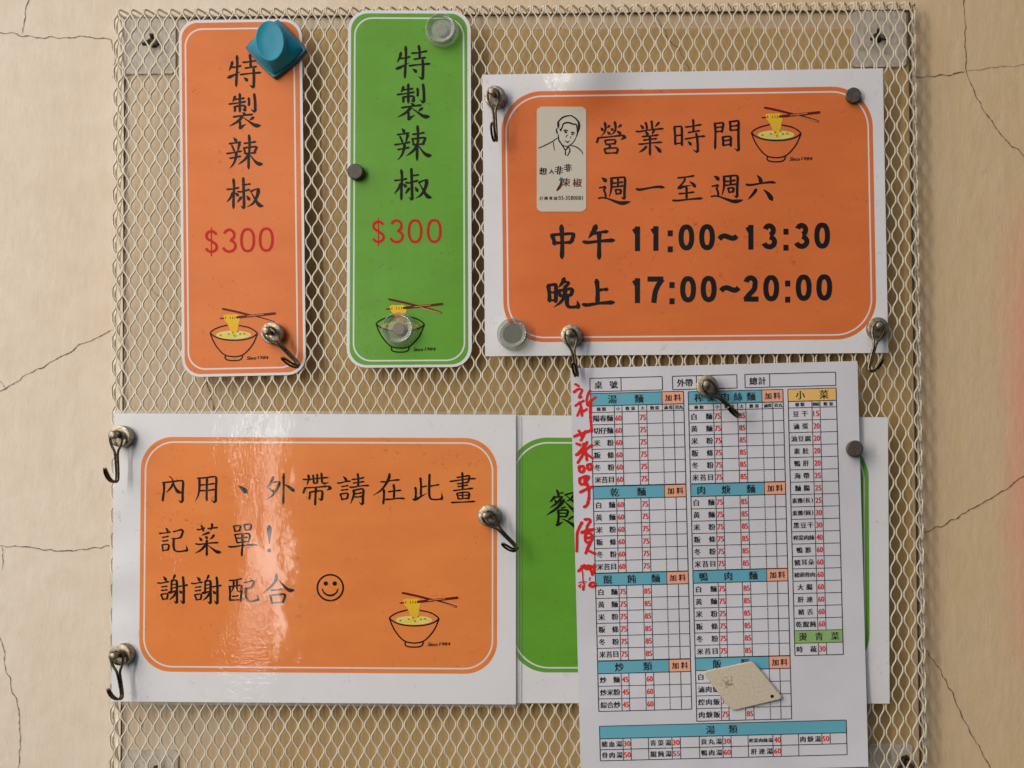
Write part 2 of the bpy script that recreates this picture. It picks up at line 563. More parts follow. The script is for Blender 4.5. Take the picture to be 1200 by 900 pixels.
cracks = [
    ([(-8, 38), (30, 42), (50, 44), (75, 44), (100, 43), (131, 46), (134, 70), (132, 92)], 1.1),
    ([(26, 39), (28, 27), (30, 15), (34, -6)], 1.0),
    ([(132, 386), (95, 404), (60, 425), (30, 440), (5, 455), (-8, 461)], 1.1),
    ([(-4, 443), (3, 448), (5, 455)], 0.8),
    ([(-8, 639), (20, 640), (40, 642), (70, 646), (100, 644), (130, 640)], 1.2),
    ([(1, 641), (3, 655), (2, 668)], 0.8),
    ([(-8, 730), (2, 752), (7, 787), (17, 817), (23, 840), (23, 887), (20, 905)], 0.9),
    ([(1129, -8), (1131, 40), (1131, 82), (1145, 115), (1160, 140), (1180, 165), (1206, 187)], 1.1),
    ([(1066, 91), (1085, 90), (1105, 88), (1131, 83)], 1.2),
    ([(1131, 83), (1160, 80), (1206, 75)], 0.6),
    ([(1080, 624), (1107, 615), (1133, 599), (1163, 583), (1206, 553)], 1.3),
    ([(1084, 760), (1095, 775), (1110, 800), (1130, 845), (1145, 870), (1163, 906)], 1.2),
    ([(764, 8), (768, 20), (780, 40), (797, 60), (812, 90)], 0.9),
    ([(240, 440), (244, 455), (252, 482)], 1.0),
    ([(163, 838), (166, 848), (162, 862)], 0.8),
    ([(181, 318), (174, 322), (180, 340), (190, 352)], 0.7),
]
mb = MB()
for k, (pl, w) in enumerate(cracks):
    pts = resample(pl, 2.2)
    pp, ws = [], []
    for i, (x, y) in enumerate(pts):
        nx = noise.noise(Vector((x * 0.11, y * 0.11, k * 3.1))) * 2.6
        ny = noise.noise(Vector((x * 0.11, y * 0.11, k * 3.1 + 50))) * 2.6
        e = 0 if i in (0, len(pts) - 1) else 1
        pp.append((x + nx * e, y + ny * e))
        ws.append(w * (0.35 + 1.5 * abs(noise.noise(Vector((x * 0.3, y * 0.3, k))))) * (0.2 if not e else 1))
    ribbon(mb, pp, ws, 0.55 + 0.02 * k, wallpt, caps=False)
mb.obj('crack', crack_m, wall)

# ------------------------------------------------------------------ expanded mesh board
XL, XR = unproj(130.3, 450, HM)[0], unproj(1079.5, 450, HM)[0]
ZT = unproj(600, 6, HM)[2]
ZB = -560.0
BR = R(0.6)                      # the board hangs a little askew
board = empty('mesh_board', ((XL + XR) / 2 + 710 * math.sin(BR), 0, ZB), -BR)
tag(board, 'cream expanded metal mesh board with folded edges on the plaster wall', 'notice board')
bx, bz = (XL + XR) / 2, ZB


def rel(v):
    return (v[0] - bx, v[1], v[2] - bz)


def unrot(v):                    # a place on the wall, in the frame of the askew board
    x, z = v[0] - bx - 710 * math.sin(BR), v[2] - bz
    return (x * math.cos(BR) + z * math.sin(BR) + bx, v[1], -x * math.sin(BR) + z * math.cos(BR) + bz)


HP, VP = 7.68, 14.55
x0n, z0n = unproj(150, 23, HM)[0], unproj(150, 23, HM)[2]
RAD = 2.6


def fold(x, z, o):
    """bend what passes the rim of the front back towards the wall"""
    dx = max(XL + RAD - x, x - (XR - RAD), 0)
    dz = max(z - (ZT - RAD), 0)
    X, Z, O = x, z, HM + o

    def bend(d):
        arc = RAD * math.pi / 2
        if d <= 0: return 0, 0
        if d < arc:
            a = d / RAD
            return RAD * math.sin(a), RAD * (1 - math.cos(a))
        return RAD + o * 0.9, RAD + d - arc
    if dx > 0:
        s, dep = bend(dx)
        X = (XL + RAD - s) if x < 0 else (XR - RAD + s)
        O = min(O, HM + o - dep)
    if dz > 0:
        s, dep = bend(dz)
        Z = ZT - RAD + s
        O = min(O, HM + o - dep)
    return (X, -O, Z)


mb = MB()
i0 = int((XL - HM - 4 - x0n) / HP) - 1
i1 = int((XR + HM + 4 - x0n) / HP) + 2
j0 = int((ZB - z0n) / VP) - 1
j1 = int((ZT + HM + 4 - z0n) / VP) + 2
prof = [(0.0, 0.0), (0.17, 0.0), (0.34, 0.22), (0.5, 0.5), (0.66, 0.78), (0.83, 1.0)]
for i in range(i0, i1):
    pts, ok = [], []
    ph = random.uniform(-0.25, 0.25)
    for j in range(j0, j1):
        even = (i + j) % 2 == 0
        xa = x0n + HP * (i + (0 if even else 1)) + (1.25 if even else -1.25)
        xb = x0n + HP * (i + (1 if even else 0)) + (-1.25 if even else 1.25)
        for (tt, ff) in prof:
            x = xa + (xb - xa) * ff
            z = z0n + VP * (j + tt - 0.08)
            # strands pass a little over and under each other
            o = 0.75 * math.cos(math.pi * (tt + (0 if even else 1))) * (1)
            wob = noise.noise(Vector((x * 0.02, z * 0.02, i * 0.37))) * 0.5
            dxo = max(XL - x, x - XR, 0)
            dzo = max(z - ZT, 0)
            good = max(dxo, dzo) < HM - 1.5 and z > ZB
            pts.append(fold(x + wob + ph * 0.3, z, o))
            ok.append(good)
    run = []
    for pnt, g in zip(pts + [None], ok + [False]):
        if g: run.append(rel(pnt))
        else:
            if len(run) > 3: 
                # flat strand: narrow across, deeper towards the wall
                n = len(run)
                vs, fs = [], []
                for k, c in enumerate(run):
                    a = Vector(run[max(0, k - 1)]); b = Vector(run[min(n - 1, k + 1)])
                    t_ = (b - a).normalized()
                    face = Vector((0, -1, 0))
                    if abs(t_.y) > 0.75 or c[1] + HM > 5:      # on the folded sides the strand faces outwards
                        face = Vector((-1 if c[0] < 0 else 1, 0, 0)) if (c[2] + bz) < ZT - 6 else Vector((0, 0, 1))
                    w_ = t_.cross(face)
                    w_ = w_.normalized() if w_.length > 1e-3 else Vector((1, 0, 0))
                    nn = w_.cross(t_).normalized()
                    cc = Vector(c)
                    for (aa, bb) in ((0.90, 0.35), (0.52, 0.85), (-0.52, 0.85), (-0.90, 0.35), (-0.7, -1.0), (0.7, -1.0)):
                        vs.append(tuple(cc + w_ * aa + nn * bb * 1.15))
                for k in range(n - 1):
                    for m_ in range(6):
                        l_ = (m_ + 1) % 6
                        fs.append((k * 6 + m_, k * 6 + l_, k * 6 + 6 + l_, k * 6 + 6 + m_))
                mb.add(vs, fs)
            run = []
mesh_part = mb.obj('mesh_panel', mesh_m, board, smooth=True)
tag(mesh_part, kind='stuff')

# thin dark rods added for the frame edge's shadow gap where the folded rim meets the wall, corner plates with wing screws
mb = MB()
tube(mb, [rel((XL + 1.5, -1.6, ZB)), rel((XL + 1.5, -1.6, ZT - 1))], 0.8, 6)
mb.obj('edge_shade_rod', edge_shade_m, board)
mb = MB()
tube(mb, [rel((XR - 4, -1.6, ZB)), rel((XR - 4, -1.6, ZT - 1))], 1.2, 6)
mb.obj('edge_shade_rod', edge_shade_m, board)
mb = MB()
tube(mb, [rel((XL + 2, -1.6, ZT - 0.5)), rel((XR - 4, -1.6, ZT - 0.5))], 1.3, 6)
mb.obj('edge_shade_rod', edge_shade_m, board)


def plate(cx, cy, w, h, scr):
    c0 = unrot(unproj(cx, cy, 2))
    hw, hh, r = w / 2, h / 2, 6
    ring = []
    for qx, qz, a0 in ((1, 1, 0), (-1, 1, 90), (-1, -1, 180), (1, -1, 270)):
        for k in range(5):
            a = R(a0 + 22.5 * k)
            ring.append((c0[0] + qx * (hw - r) + r * math.cos(a), c0[2] + qz * (hh - r) + r * math.sin(a)))
    n = len(ring)
    mb = MB()
    mb.add([rel((x, -3.0, z)) for x, z in ring] + [rel((x, -0.3, z)) for x, z in ring],
           [tuple(range(n))] + [(k, k + n, (k + 1) % n + n, (k + 1) % n) for k in range(n)])
    pl = mb.obj('corner_plate', plate_m, board)
    if scr:
        s0 = rel(unrot(unproj(scr[0], scr[1], 8)))
        mb = MB()
        lathe(mb, [(0, 9), (3.4, 9), (4.6, 7.6), (4.6, 3.2), (6.4, 3.1), (6.4, 0.2)], 18, 0, s0[0], s0[2])
        for sg in (-1, 1):     # wings
            tube(mb, [(s0[0] + sg * 2, -7, s0[2] + 1), (s0[0] + sg * 6.5, -10.5, s0[2] - 4.5 * 1), (s0[0] + sg * 9.5, -12, s0[2] - 6)], [2.4, 2.6, 1.6], 8)
        tube(mb, [(s0[0], -6, s0[2] + 2), (s0[0] + 1.0, -11, s0[2] + 7)], [2.0, 2.6], 8)
        mb.obj('wing_screw', screw_m, pl, smooth=True)


plate(174, 54, 66, 68, (178, 48))
plate(1030, 46, 66, 68, (1029, 42))
plate(176, 915, 66, 72, (183, 905))
plate(1044, 908, 52, 74, (1061, 893))

# ------------------------------------------------------------------ sheets
FONTS = {}


class Sheet:
    def __init__(s, name, corners, W, H, hfun, label, cat, base=None, rad=0, rim=0, thick=0.5, nx=60, ny=50, material=None, mat_name='paper'):
        s.c, s.W, s.H, s.hf = corners, W, H, hfun
        x, y = s.bil(0.5, 0.5)
        s.root = empty(name, unproj(x, y, hfun(W / 2, H / 2) - thick))
        s.off = tuple(c / S for c in s.root.location)
        tag(s.root, label, cat)
        # rounded outline: rows of the grid pulled in near the corners
        mb = MB()
        us = [i / nx for i in range(nx + 1)]
        if rad:
            us = sorted(set([0, 1] + [k * rad / W / 6 for k in range(1, 7)] + [1 - k * rad / W / 6 for k in range(1, 7)] + [i / 24 for i in range(3, 22)]))
        vs_ = [j / ny for j in range(ny + 1)]
        if rad:
            vs_ = sorted(set([0, 1] + [rad / H * (1 - math.cos(R(15 * k))) for k in range(1, 7)] + [1 - rad / H * (1 - math.cos(R(15 * k))) for k in range(1, 7)] + [j / 40 for j in range(3, 38)]))
        nu, nv = len(us), len(vs_)
        uvs = []
        front, back = [], []
        for v in vs_:
            ins = 0
            if rad:
                d = min(v, 1 - v) * H
                if d < rad: ins = rad - math.sqrt(max(0, rad * rad - (rad - d) ** 2))
            for u in us:
                uu = (ins + u * (W - 2 * ins)) / W
                jit = 0
                front.append(s.at(uu * W, v * H, 0))
                back.append(s.at(uu * W, v * H, -thick))
                uvs.append((uu, v))
        n = nu * nv
        mb.v = front + back
        for j in range(nv - 1):
            for i in range(nu - 1):
                a = j * nu + i
                mb.f.append((a, a + nu, a + nu + 1, a + 1))
                mb.f.append((n + a, n + a + 1, n + a + nu + 1, n + a + nu))
        ring = [i for i in range(nu)] + [j * nu + nu - 1 for j in range(1, nv)] + [(nv - 1) * nu + i for i in range(nu - 2, -1, -1)] + [j * nu for j in range(nv - 2, 0, -1)]
        for a, b in zip(ring, ring[1:] + ring[:1]):
            mb.f.append((a, b, n + b, n + a))
        mb.m = [0] * len(mb.f)
        me = mb.mesh(mat_name, material, smooth=True)
        uvl = me.uv_layers.new(name='sheet')
        for lp in me.loops:
            uvl.data[lp.index].uv = uvs[lp.vertex_index % n]
        s.paper = link(mat_name, me, s.root)
        if rim:
            mb = MB()
            nu = 40
            o_ = []
            for (a, b, c, d) in (((-rim, -rim), (W + rim, -rim), (W, 0), (0, 0)), ((W + rim, -rim), (W + rim, H + rim), (W, H), (W, 0)),
                                 ((W + rim, H + rim), (-rim, H + rim), (0, H), (W, H)), ((-rim, H + rim), (-rim, -rim), (0, 0), (0, H))):
                for k in range(nu):
                    q0, q1 = k / nu, (k + 1) / nu
                    f = lambda p0, p1, t: s.at(p0[0] + (p1[0] - p0[0]) * t, p0[1] + (p1[1] - p0[1]) * t, -0.15 + 0.3 * math.sin(k * 1.3 + t))
                    mb.add([s.at(a[0] + (b[0] - a[0]) * q0, a[1] + (b[1] - a[1]) * q0, -0.2), s.at(a[0] + (b[0] - a[0]) * q1, a[1] + (b[1] - a[1]) * q1, -0.2),
                            s.at(d[0] + (c[0] - d[0]) * q1, d[1] + (c[1] - d[1]) * q1, -0.2), s.at(d[0] + (c[0] - d[0]) * q0, d[1] + (c[1] - d[1]) * q0, -0.2)], [(0, 1, 2, 3)])
            mb.obj('film_margin', film_m, s.root)

    def bil(s, u, v):
        (a, b), (c, d), (e, f), (g, h) = s.c
        x = (a * (1 - u) + c * u) * (1 - v) + (g * (1 - u) + e * u) * v
        y = (b * (1 - u) + d * u) * (1 - v) + (h * (1 - u) + f * u) * v
        return x, y

    def inv(s, x, y):
        u = v = 0.5
        for _ in range(5):
            X, Y = s.bil(u, v)
            e = 1e-3
            ax, ay = s.bil(u + e, v); bx_, by_ = s.bil(u, v + e)
            a, c, b, d = (ax - X) / e, (ay - Y) / e, (bx_ - X) / e, (by_ - Y) / e
            D = a * d - b * c
            rx, ry = x - X, y - Y
            u += (d * rx - b * ry) / D
            v += (a * ry - c * rx) / D
        return u * s.W, v * s.H

    def at(s, u, v, lift):            # point given in sheet units
        x, y = s.bil(u / s.W, v / s.H)
        p = unproj(x, y, s.hf(u, v) + lift)
        return (p[0] - s.off[0], p[1] - s.off[1], p[2] - s.off[2])

    def pt(s, x, y, lift):            # point given where it lies on the board
        u, v = s.inv(x, y)
        p = unproj(x, y, s.hf(u, v) + lift)
        return (p[0] - s.off[0], p[1] - s.off[1], p[2] - s.off[2])

    def height_at(s, x, y):
        u, v = s.inv(x, y)
        return s.hf(u, v)


PROF = {
    'h': [(0, .8), (.06, 1.05), (.16, .95), (.5, .72), (.8, 1.0), (.92, 1.2), (1, .55)],
    'v': [(0, .75), (.06, 1.2), (.16, 1.0), (.5, .88), (.85, 1.05), (.95, .95), (1, .4)],
    'p': [(0, .8), (.08, 1.25), (.3, 1.05), (.7, .75), (1, .12)],
    'a': [(0, .8), (.1, 1.25), (.4, .95), (1, .15)],
    'n': [(0, .35), (.3, .7), (.6, 1.3), (.78, 1.75), (.9, 1.2), (1, .12)],
    'd': [(0, .25), (.4, .95), (.75, 1.35), (.93, 1.15), (1, .6)],
    'u': [(0, 1), (1, 1)],
}
BASEW = {'h': 4.1, 'v': 5.4, 'p': 5.2, 'a': 5.4, 'n': 5.0, 'd': 5.6, 'z': 5.0, 'k': 5.3, 'u': 4.0}


def prof(tp, t):
    P = PROF[tp]
    for (a, x), (b, y) in zip(P, P[1:]):
        if t <= b: return x + (y - x) * (t - a) / (b - a)
    return P[-1][1]


LIFT = [0.0]


def strokes(mb, data, ox, oy, unit, place, bold=1.0, mi=0, lift=0.22):
    """brush strokes: 'h 44,24 60,23;k 1,2 3,4|5,6' - letter gives the kind of stroke"""
    for si, st in enumerate(data.split(';')):
        st = st.strip()
        if not st: continue
        tp, rest = st[0], st[1:]
        wmul = 1.0
        if rest and rest[0] == '*':
            w_, rest = rest[1:].split(' ', 1)
            wmul = float(w_)
        parts = rest.split('|')
        pts = [tuple(float(k) for k in q_.split(',')) for q_ in parts[0].split()]
        hook = [tuple(float(k) for k in q_.split(',')) for q_ in parts[1].split()] if len(parts) > 1 else None
        z = lift + si * 0.006
        W = BASEW[tp] * bold * wmul
        sm = chaikin(pts, 2 if tp in 'pnd' else 1)
        rs = resample(sm, 2.0)
        n = len(rs)
        ws = []
        for i in range(n):
            t_ = i / (n - 1)
            if tp in 'zk':
                a = rs[max(0, i - 1)]; b = rs[min(n - 1, i + 1)]
                dx, dy = abs(b[0] - a[0]), abs(b[1] - a[1])
                f = 0.74 + 0.36 * dy / (dx + dy + 1e-6)
                if i == 0: f *= 0.9
                if tp == 'z' and i == n - 1: f *= 0.8
                ws.append(W * f)
            else:
                ws.append(W * prof(tp, t_))
        ribbon(mb, [(ox + x * unit, oy + y * unit) for x, y in rs], [w * unit for w in ws], z, place, mi)
        if hook:
            hp = resample([pts[-1]] + hook, 2.0)
            m = len(hp)
            ribbon(mb, [(ox + x * unit, oy + y * unit) for x, y in hp], [max(0.3, W * 1.25 * (1 - i / (m - 1))) * unit for i in range(m)], z + 0.003, place, mi)


G = {
'te': "v 30,9 31,30 29,60 28,81;p 19,23 17,33 11,45;h 19,36 30,35 40,32;a 9,60 25,53 38,46;h 44,24 60,23 79,19;v 60,7 62,20 62,36;h 49,38 62,36 76,34;h 38,53 60,50 86,48;k 69,40 70,60 69,80|67,83 58,76;d 46,60 52,64 54,68",
'zhi': "p 25,11 22,19 19,24;h 24,18 35,17 47,15;h 11,29 35,26 50,23;v 36,5 36,25 36,48;v 24,35 25,42 24,47;k 24,35 35,33 49,32 48,43|46,44 42,40;v 57,15 58,24 57,33;k 70,6 72,25 72,44|69,47 61,39;d 42,49 46,51 48,55;h 21,59 40,56 66,53;p 42,58 32,70 11,81;v 36,69 37,80 36,86;a 36,86 43,80 51,76;p 68,60 64,63 59,67;n 45,61 58,70 72,80 86,79",
'la': "d 21,13 25,17 27,22;h 11,27 25,25 38,23;v*.8 17,31 20,38 23,45;p 35,26 33,34 30,45;h 5,50 20,48 40,44;h 12,61 25,59 38,56;p 27,47 27,58 21,75 11,85;h 46,26 58,25 73,22;v 57,7 59,30 56,60 56,86;v*.8 45,36 47,43 48,51;z 45,37 58,35 76,33 73,40 70,47;h 47,50 58,49 73,48;p 56,52 48,64 31,76;n 60,53 68,65 79,75 90,74",
'jiao': "h 5,36 18,35 33,32;v 20,12 22,30 20,60 20,81;p 19,43 14,55 4,66;d 24,44 28,47 31,51;k 43,10 44,40 45,77|43,80 36,73;h 47,25 53,24 60,23;h 30,41 38,42 58,36;p 38,54 34,60 29,67;d 51,51 55,56 57,61;h 60,41 70,36 81,35;p*1.2 79,36 76,52 66,70 52,77;n 61,42 70,58 80,74 91,75",
'ying': "d 17,25 20,28 22,32;p 39,20 36,23 33,25;p 27,12 30,25 26,38 18,45;d 33,35 36,37 40,41;d 42,27 45,29 48,31;p 68,18 64,22 60,24;p 52,10 55,25 52,36 42,43;d 57,33 62,36 67,40;v 11,50 9,56 7,63;h 13,50 45,47 70,44;d 68,43 74,45 78,49;p 79,49 74,51 67,55;v*.8 27,57 29,62 31,68;z 27,57 40,55 55,55 52,65;h 31,67 42,65 54,65;p 40,68 39,73 38,76;v*.8 26,78 28,85 30,91;z 26,78 45,75 61,76 57,89;h 30,89 45,88 58,88",
'ye': "d 18,18 22,22 25,27;v 31,12 34,20 34,29;v 46,8 47,18 48,28;p 65,12 60,17 55,23;h 7,34 15,35 40,30 76,27;d 30,33 34,38 37,44;p 52,30 50,36 47,42;h 23,47 40,46 63,43;h 26,56 42,54 59,52;h 14,66 22,66 45,63 72,61;v 42,47 42,70 42,94;p 33,72 26,80 14,87;d*1.1 53,70 62,77 69,86",
'shi': "v 9,23 11,45 11,68;z 9,22 18,22 26,21 28,26 28,50 28,69;h 12,45 20,44 27,43;h 12,65 20,64 28,63;v 56,5 57,20 57,34;h 37,23 50,22 77,17;h 44,37 57,35 73,32;h 36,53 45,52 70,47 86,46;k 64,40 67,55 68,82|65,86 54,79;d 43,59 47,63 51,68",
'jian': "v 12,19 14,40 13,65 13,83;z 11,18 20,18 31,16 34,19 30,40;h 15,29 22,28 31,27;h 16,39 25,38 31,38;v 50,14 51,25 51,37;k 49,14 60,13 70,11 72,15 71,50 72,83|69,87 60,80;h 52,25 60,25 70,23;h 52,36 60,35 70,34;v 32,52 33,65 33,75;z 32,53 40,51 53,51 52,62 52,75;h 34,62 42,61 52,59;h 34,73 42,72 52,71",
'zhou': "d*1.2 14,17 20,20 25,26;z*.9 9,41 16,40 25,37 19,47 23,53 24,63;n*1.0 7,66 15,64 27,66 45,73 62,79 84,74;u*.9 7,66 15,64 27,66;p 38,20 38,45 32,64;k 36,18 50,17 67,15 71,18 69,45 69,64|67,68 60,62;h 41,30 52,29 65,27;h 41,39 53,38 66,36;v*.9 53,19 54,28 53,38;v*.8 47,46 49,52 50,57;z 47,46 55,45 61,45 59,55;h 49,56 55,55 60,54",
'yi': "h*1.35 8,44 15,46 40,41 60,38 74,40",
'zhi4': "h 21,17 35,16 60,12;z*.9 38,18 37,24 30,33 22,41;a 22,42 35,38 53,35;d 49,26 57,31 63,39;h 24,55 40,54 60,51;v 42,40 42,55 42,67;h*1.1 9,71 20,72 50,68 80,66",
'liu': "d*1.2 35,15 42,22 45,33;h*1.2 9,37 18,39 45,34 70,31 79,33;p*1.2 33,49 26,60 13,73;d*1.4 51,50 62,59 71,74",
'zhong': "v 34,10 36,40 36,70 35,92;v 10,33 15,45 17,58;z 9,33 30,31 62,29 65,32 59,50;h 17,53 38,52 60,51",
'wu': "p*1.1 35,10 29,24 16,41;h 28,29 45,26 65,24;h*1.1 4,50 15,52 45,48 81,46;v 43,27 43,60 43,93",
'wan': "v*.9 9,23 12,45 12,63;z*.9 8,23 18,22 26,20 28,25 27,62;h*.8 12,40 26,40;h*.8 13,59 26,59;p*.9 47,7 44,16 34,28;z*.8 47,15 60,16 52,25;v*.8 34,36 37,45 39,51;z*.9 34,36 48,34 68,30 64,46;h*.9 38,48 50,48 65,46;p*.9 50,25 49,45 42,62 23,75;k*.9 55,48 53,65 56,74 65,76 80,74|81,70 78,58",
'shang': "v 39,15 42,40 41,70;h 44,39 55,37 66,37;h*1.1 7,73 15,75 45,70 81,68",
'nei': "h*.8 31,14 35,16 38,20 40,26;n 38,20 44,40 52,53 63,54;p 41,30 35,42 23,54;v 17,30 18,45 15,65 14,76;k 14,29 35,27 62,23 66,27 64,50 64,74|60,79 52,71",
'yong': "p 25,19 25,45 22,62 14,76;k 20,18 40,17 63,13 68,17 66,45 66,74|62,79 52,71;h 26,35 45,34 63,31;h 26,49 45,49 64,46;v 44,19 43,45 43,75",
'wai': "p 26,15 20,30 10,43;p 43,28 38,40 30,54 22,64 7,73;h 26,29 33,27 43,27;d 15,42 20,47 27,52;v 52,7 52,40 51,83;d*1.2 55,34 66,40 78,50",
'dai': "h 11,21 25,21 50,18 73,16;p 24,10 26,20 20,36;v*.9 36,10 37,20 38,32;h 38,31 46,30;v*.9 46,8 47,18 46,31;k*.9 57,6 58,20 58,29 64,31|70,30 76,28;v 16,42 13,50 11,56;h 15,42 40,41 72,38;d 70,37 76,39 81,44;p 81,43 76,45 70,48;v 43,42 42,60 41,86;v*.9 28,53 28,62 26,71;k 27,53 40,51 57,49 60,52 58,70|55,73 48,67",
'qing': "d 21,13 26,17 30,24;h 7,30 15,30 28,26 40,25;h 18,39 25,38 34,36;h 17,48 25,47 34,46;v*.8 14,58 17,65 19,73;z 14,58 25,56 34,55 32,68;h 19,71 25,70 32,69;h 44,21 58,20 74,16;h 47,30 58,29 74,26;v 58,7 60,20 59,37;h 38,40 45,41 65,37 86,36;p 48,48 49,60 40,82;k 46,49 58,46 70,44 73,48 71,65 71,80|68,84 60,76;h 51,57 60,56 68,54;h 51,65 60,65 69,63",
'zai': "h 26,27 40,27 55,23 73,22;p*1.1 48,7 47,18 38,34 28,48 7,61;v 34,47 34,65 32,83;v 58,34 60,45 59,68;h 45,52 60,50 77,48;h*1.05 38,71 50,71 70,68 86,69",
'ci': "v 29,17 31,35 30,62;h 32,40 38,39 45,37;v 16,41 18,50 17,70;a 11,71 17,72 30,64 45,56;k 52,9 51,40 51,60 54,70 66,72 82,70|84,67 82,53;h 54,38 65,36 76,34",
'hua': "v 42,4 43,20 43,46;h 29,16 45,14 58,11;z*.9 56,11 61,12 57,28;h 11,26 40,22 60,19 76,19;h 30,32 45,30 57,28;h 31,39 45,37 56,35;h 20,49 45,46 69,43;v*.8 28,56 31,64 32,71;z*.9 28,56 45,53 61,53 58,70;h*.8 33,61 45,61 58,60;h*.9 33,70 45,69 58,68;v*.8 43,52 43,68;h 15,79 40,78 74,76",
'ji': "d 26,14 29,18 31,23;h 10,28 25,27 38,24;h 18,38 25,37 33,35;h 18,47 25,47 32,45;v*.8 17,57 18,65 19,73;z*.9 16,57 25,55 35,56 32,69;h 19,71 32,69;h 45,24 55,21 66,18;z 64,18 70,21 64,38;h*.9 42,41 52,41 64,38;k 46,41 45,60 48,71 58,74 78,71|80,69 77,57",
'cai': "h 15,18 20,19 34,14;v*.9 26,8 28,15 31,23;h 42,16 50,15 66,13;p 52,4 53,11 48,21;p 45,26 38,28 26,33;d 20,38 23,41 26,46;d 35,35 38,37 40,41;p 57,32 53,38 46,43;h 11,54 20,56 45,52 68,51;v 39,45 39,60 39,84;p 36,57 25,70 9,78;n 42,58 54,67 64,75 76,75",
'dan': "v*.8 21,10 23,17 24,24;z*.9 20,10 30,8 39,8 36,21;h*.9 24,23 36,21;v*.8 47,7 49,14 50,21;z*.9 46,7 57,5 66,5 63,17;h*.9 50,20 64,18;v*.8 24,31 27,42 30,53;z*.9 23,31 45,28 64,29 58,49;h*.8 29,40 45,39 57,37;h*.9 30,51 45,50 58,47;v 43,30 43,60 41,85;h*1.1 8,61 17,62 45,58 70,56 80,58",
'xie': "d 20,12 24,16 27,22;h 6,28 15,29 25,26 34,25;h 16,38 24,37 30,36;h 15,47 24,46 30,45;v*.8 14,58 17,64 19,71;z*.9 14,57 23,55 32,55 29,68;h*.9 19,69 29,68;p 49,8 47,14 43,20;v*.9 41,22 40,35 40,50;k 40,22 50,21 54,22 54,45 54,75|52,79 45,72;h*.8 43,32 53,31;h*.8 43,41 53,39;a 33,52 40,52 55,46;p 53,50 46,62 34,71;h 58,37 70,35 81,33;k 69,13 71,30 71,60 71,76|69,79 62,70;d 60,47 63,50 65,54",
'pei': "h 10,22 25,21 42,17;p*.9 21,22 21,38 14,53;z*.8 29,20 29,45 31,50 40,50;v*.9 11,38 12,55 11,73;z 9,37 25,36 38,33 41,37 40,55 39,74;h 18,62 26,61 33,60;h 12,71 28,71 40,69;h 48,27 58,25 70,22;z 68,22 73,25 65,40;h 50,42 66,40;k 52,42 51,60 55,72 66,75 82,70|83,68 80,56",
'he': "p*1.1 39,7 38,20 25,37 6,51;n*1.05 43,19 55,32 67,45 83,44;h 26,44 38,44 52,41;v*.9 24,57 27,68 29,78;z*1.1 23,57 40,55 56,53 60,57 54,73;h 29,74 42,74 56,73",
'can': "v*.8 28,22 30,27 31,33;h*.8 33,27 39,26;p*.8 24,33 21,37 15,43;h*.8 25,34 31,33 37,34;p*.8 37,33 30,43 15,53;d*.7 24,38 26,42 28,44;h*.8 42,30 55,26 62,26;p*.8 60,27 52,38 44,41;n*.6 44,31 52,38 62,44;p 40,39 30,52 9,66;n*.9 42,42 52,52 68,66;h*.8 36,53 43,51;v*.8 30,57 31,70 29,82;z*.8 31,57 40,56 48,57 45,67;h*.7 33,62 44,62;h*.8 32,68 45,68;a*.8 27,83 32,81 39,77;n*.9 38,72 48,77 68,90;p*.7 56,68 51,71 47,75",
}


def kai(mb, key, box_, place, bold=1.0, mi=0):
    x, y, sz = box_
    strokes(mb, G[key], x, y, sz / 90.0, place, bold, mi)


# arial-like figures drawn as even strokes; box 0..56 wide, 0..72 high
def ell(cx, cy, rx, ry, a0, a1, n=14):
    return [(cx + rx * math.cos(R(a0 + (a1 - a0) * k / n)), cy + ry * math.sin(R(a0 + (a1 - a0) * k / n))) for k in range(n + 1)]


def figure(ch, w):
    h = w / 2
    if ch == '0':
        pts = []
        for k in range(32):
            a = 2 * math.pi * k / 32
            c_, s_ = math.cos(a), math.sin(a)
            pts.append((20 + (20 - h) * math.copysign(abs(c_) ** 0.82, c_), 36 + (36 - h) * math.copysign(abs(s_) ** 0.9, s_)))
        return [(pts, True)]
    if ch == '1': return [([(26 - h, 72), (26 - h, 4)], 'b'), ([(26 - h, h + 1), (20, 12), (8, 19)], 'b')]
    if ch == '7': return [([(1, h), (39, h)], 'b'), ([(37, h), (26, 24), (19, 42), (16, 72)], 'b')]
    if ch == '2': return [(ell(20, 21, 18 - h, 21 - h, 190, 380, 16) + [(30, 38), (16, 53), (7, 67)], 'b'), ([(4, 72 - h), (39, 72 - h)], 'b')]
    if ch == '3': return [(ell(19, 19.5, 17 - h, 19.5 - h, 195, 440, 16), 'b'), (ell(19, 51.5, 20 - h, 20.5 - h, -85, 165, 18), 'b')]
    if ch == ':': return [([(4, 24), (4 + w, 24)], 's'), ([(4, 68), (4 + w, 68)], 's')]
    if ch == '~': return [([(2, 42), (8, 34), (16, 33), (26, 39), (34, 41), (40, 33)], 'b')]
    if ch == '$': return [(ell(20, 20.5, 18 - h, 17.5 - h, 345, 130, 14) + [(22, 36)] + ell(20, 53, 19 - h, 18 - h, 290, 525, 16)[0:], 'b'), ([(20, -4), (20, 80)], 't')]


ADV = {'0': 46, '1': 46, '7': 46, '2': 46, '3': 46, ':': 24, '~': 47, '$': 46}


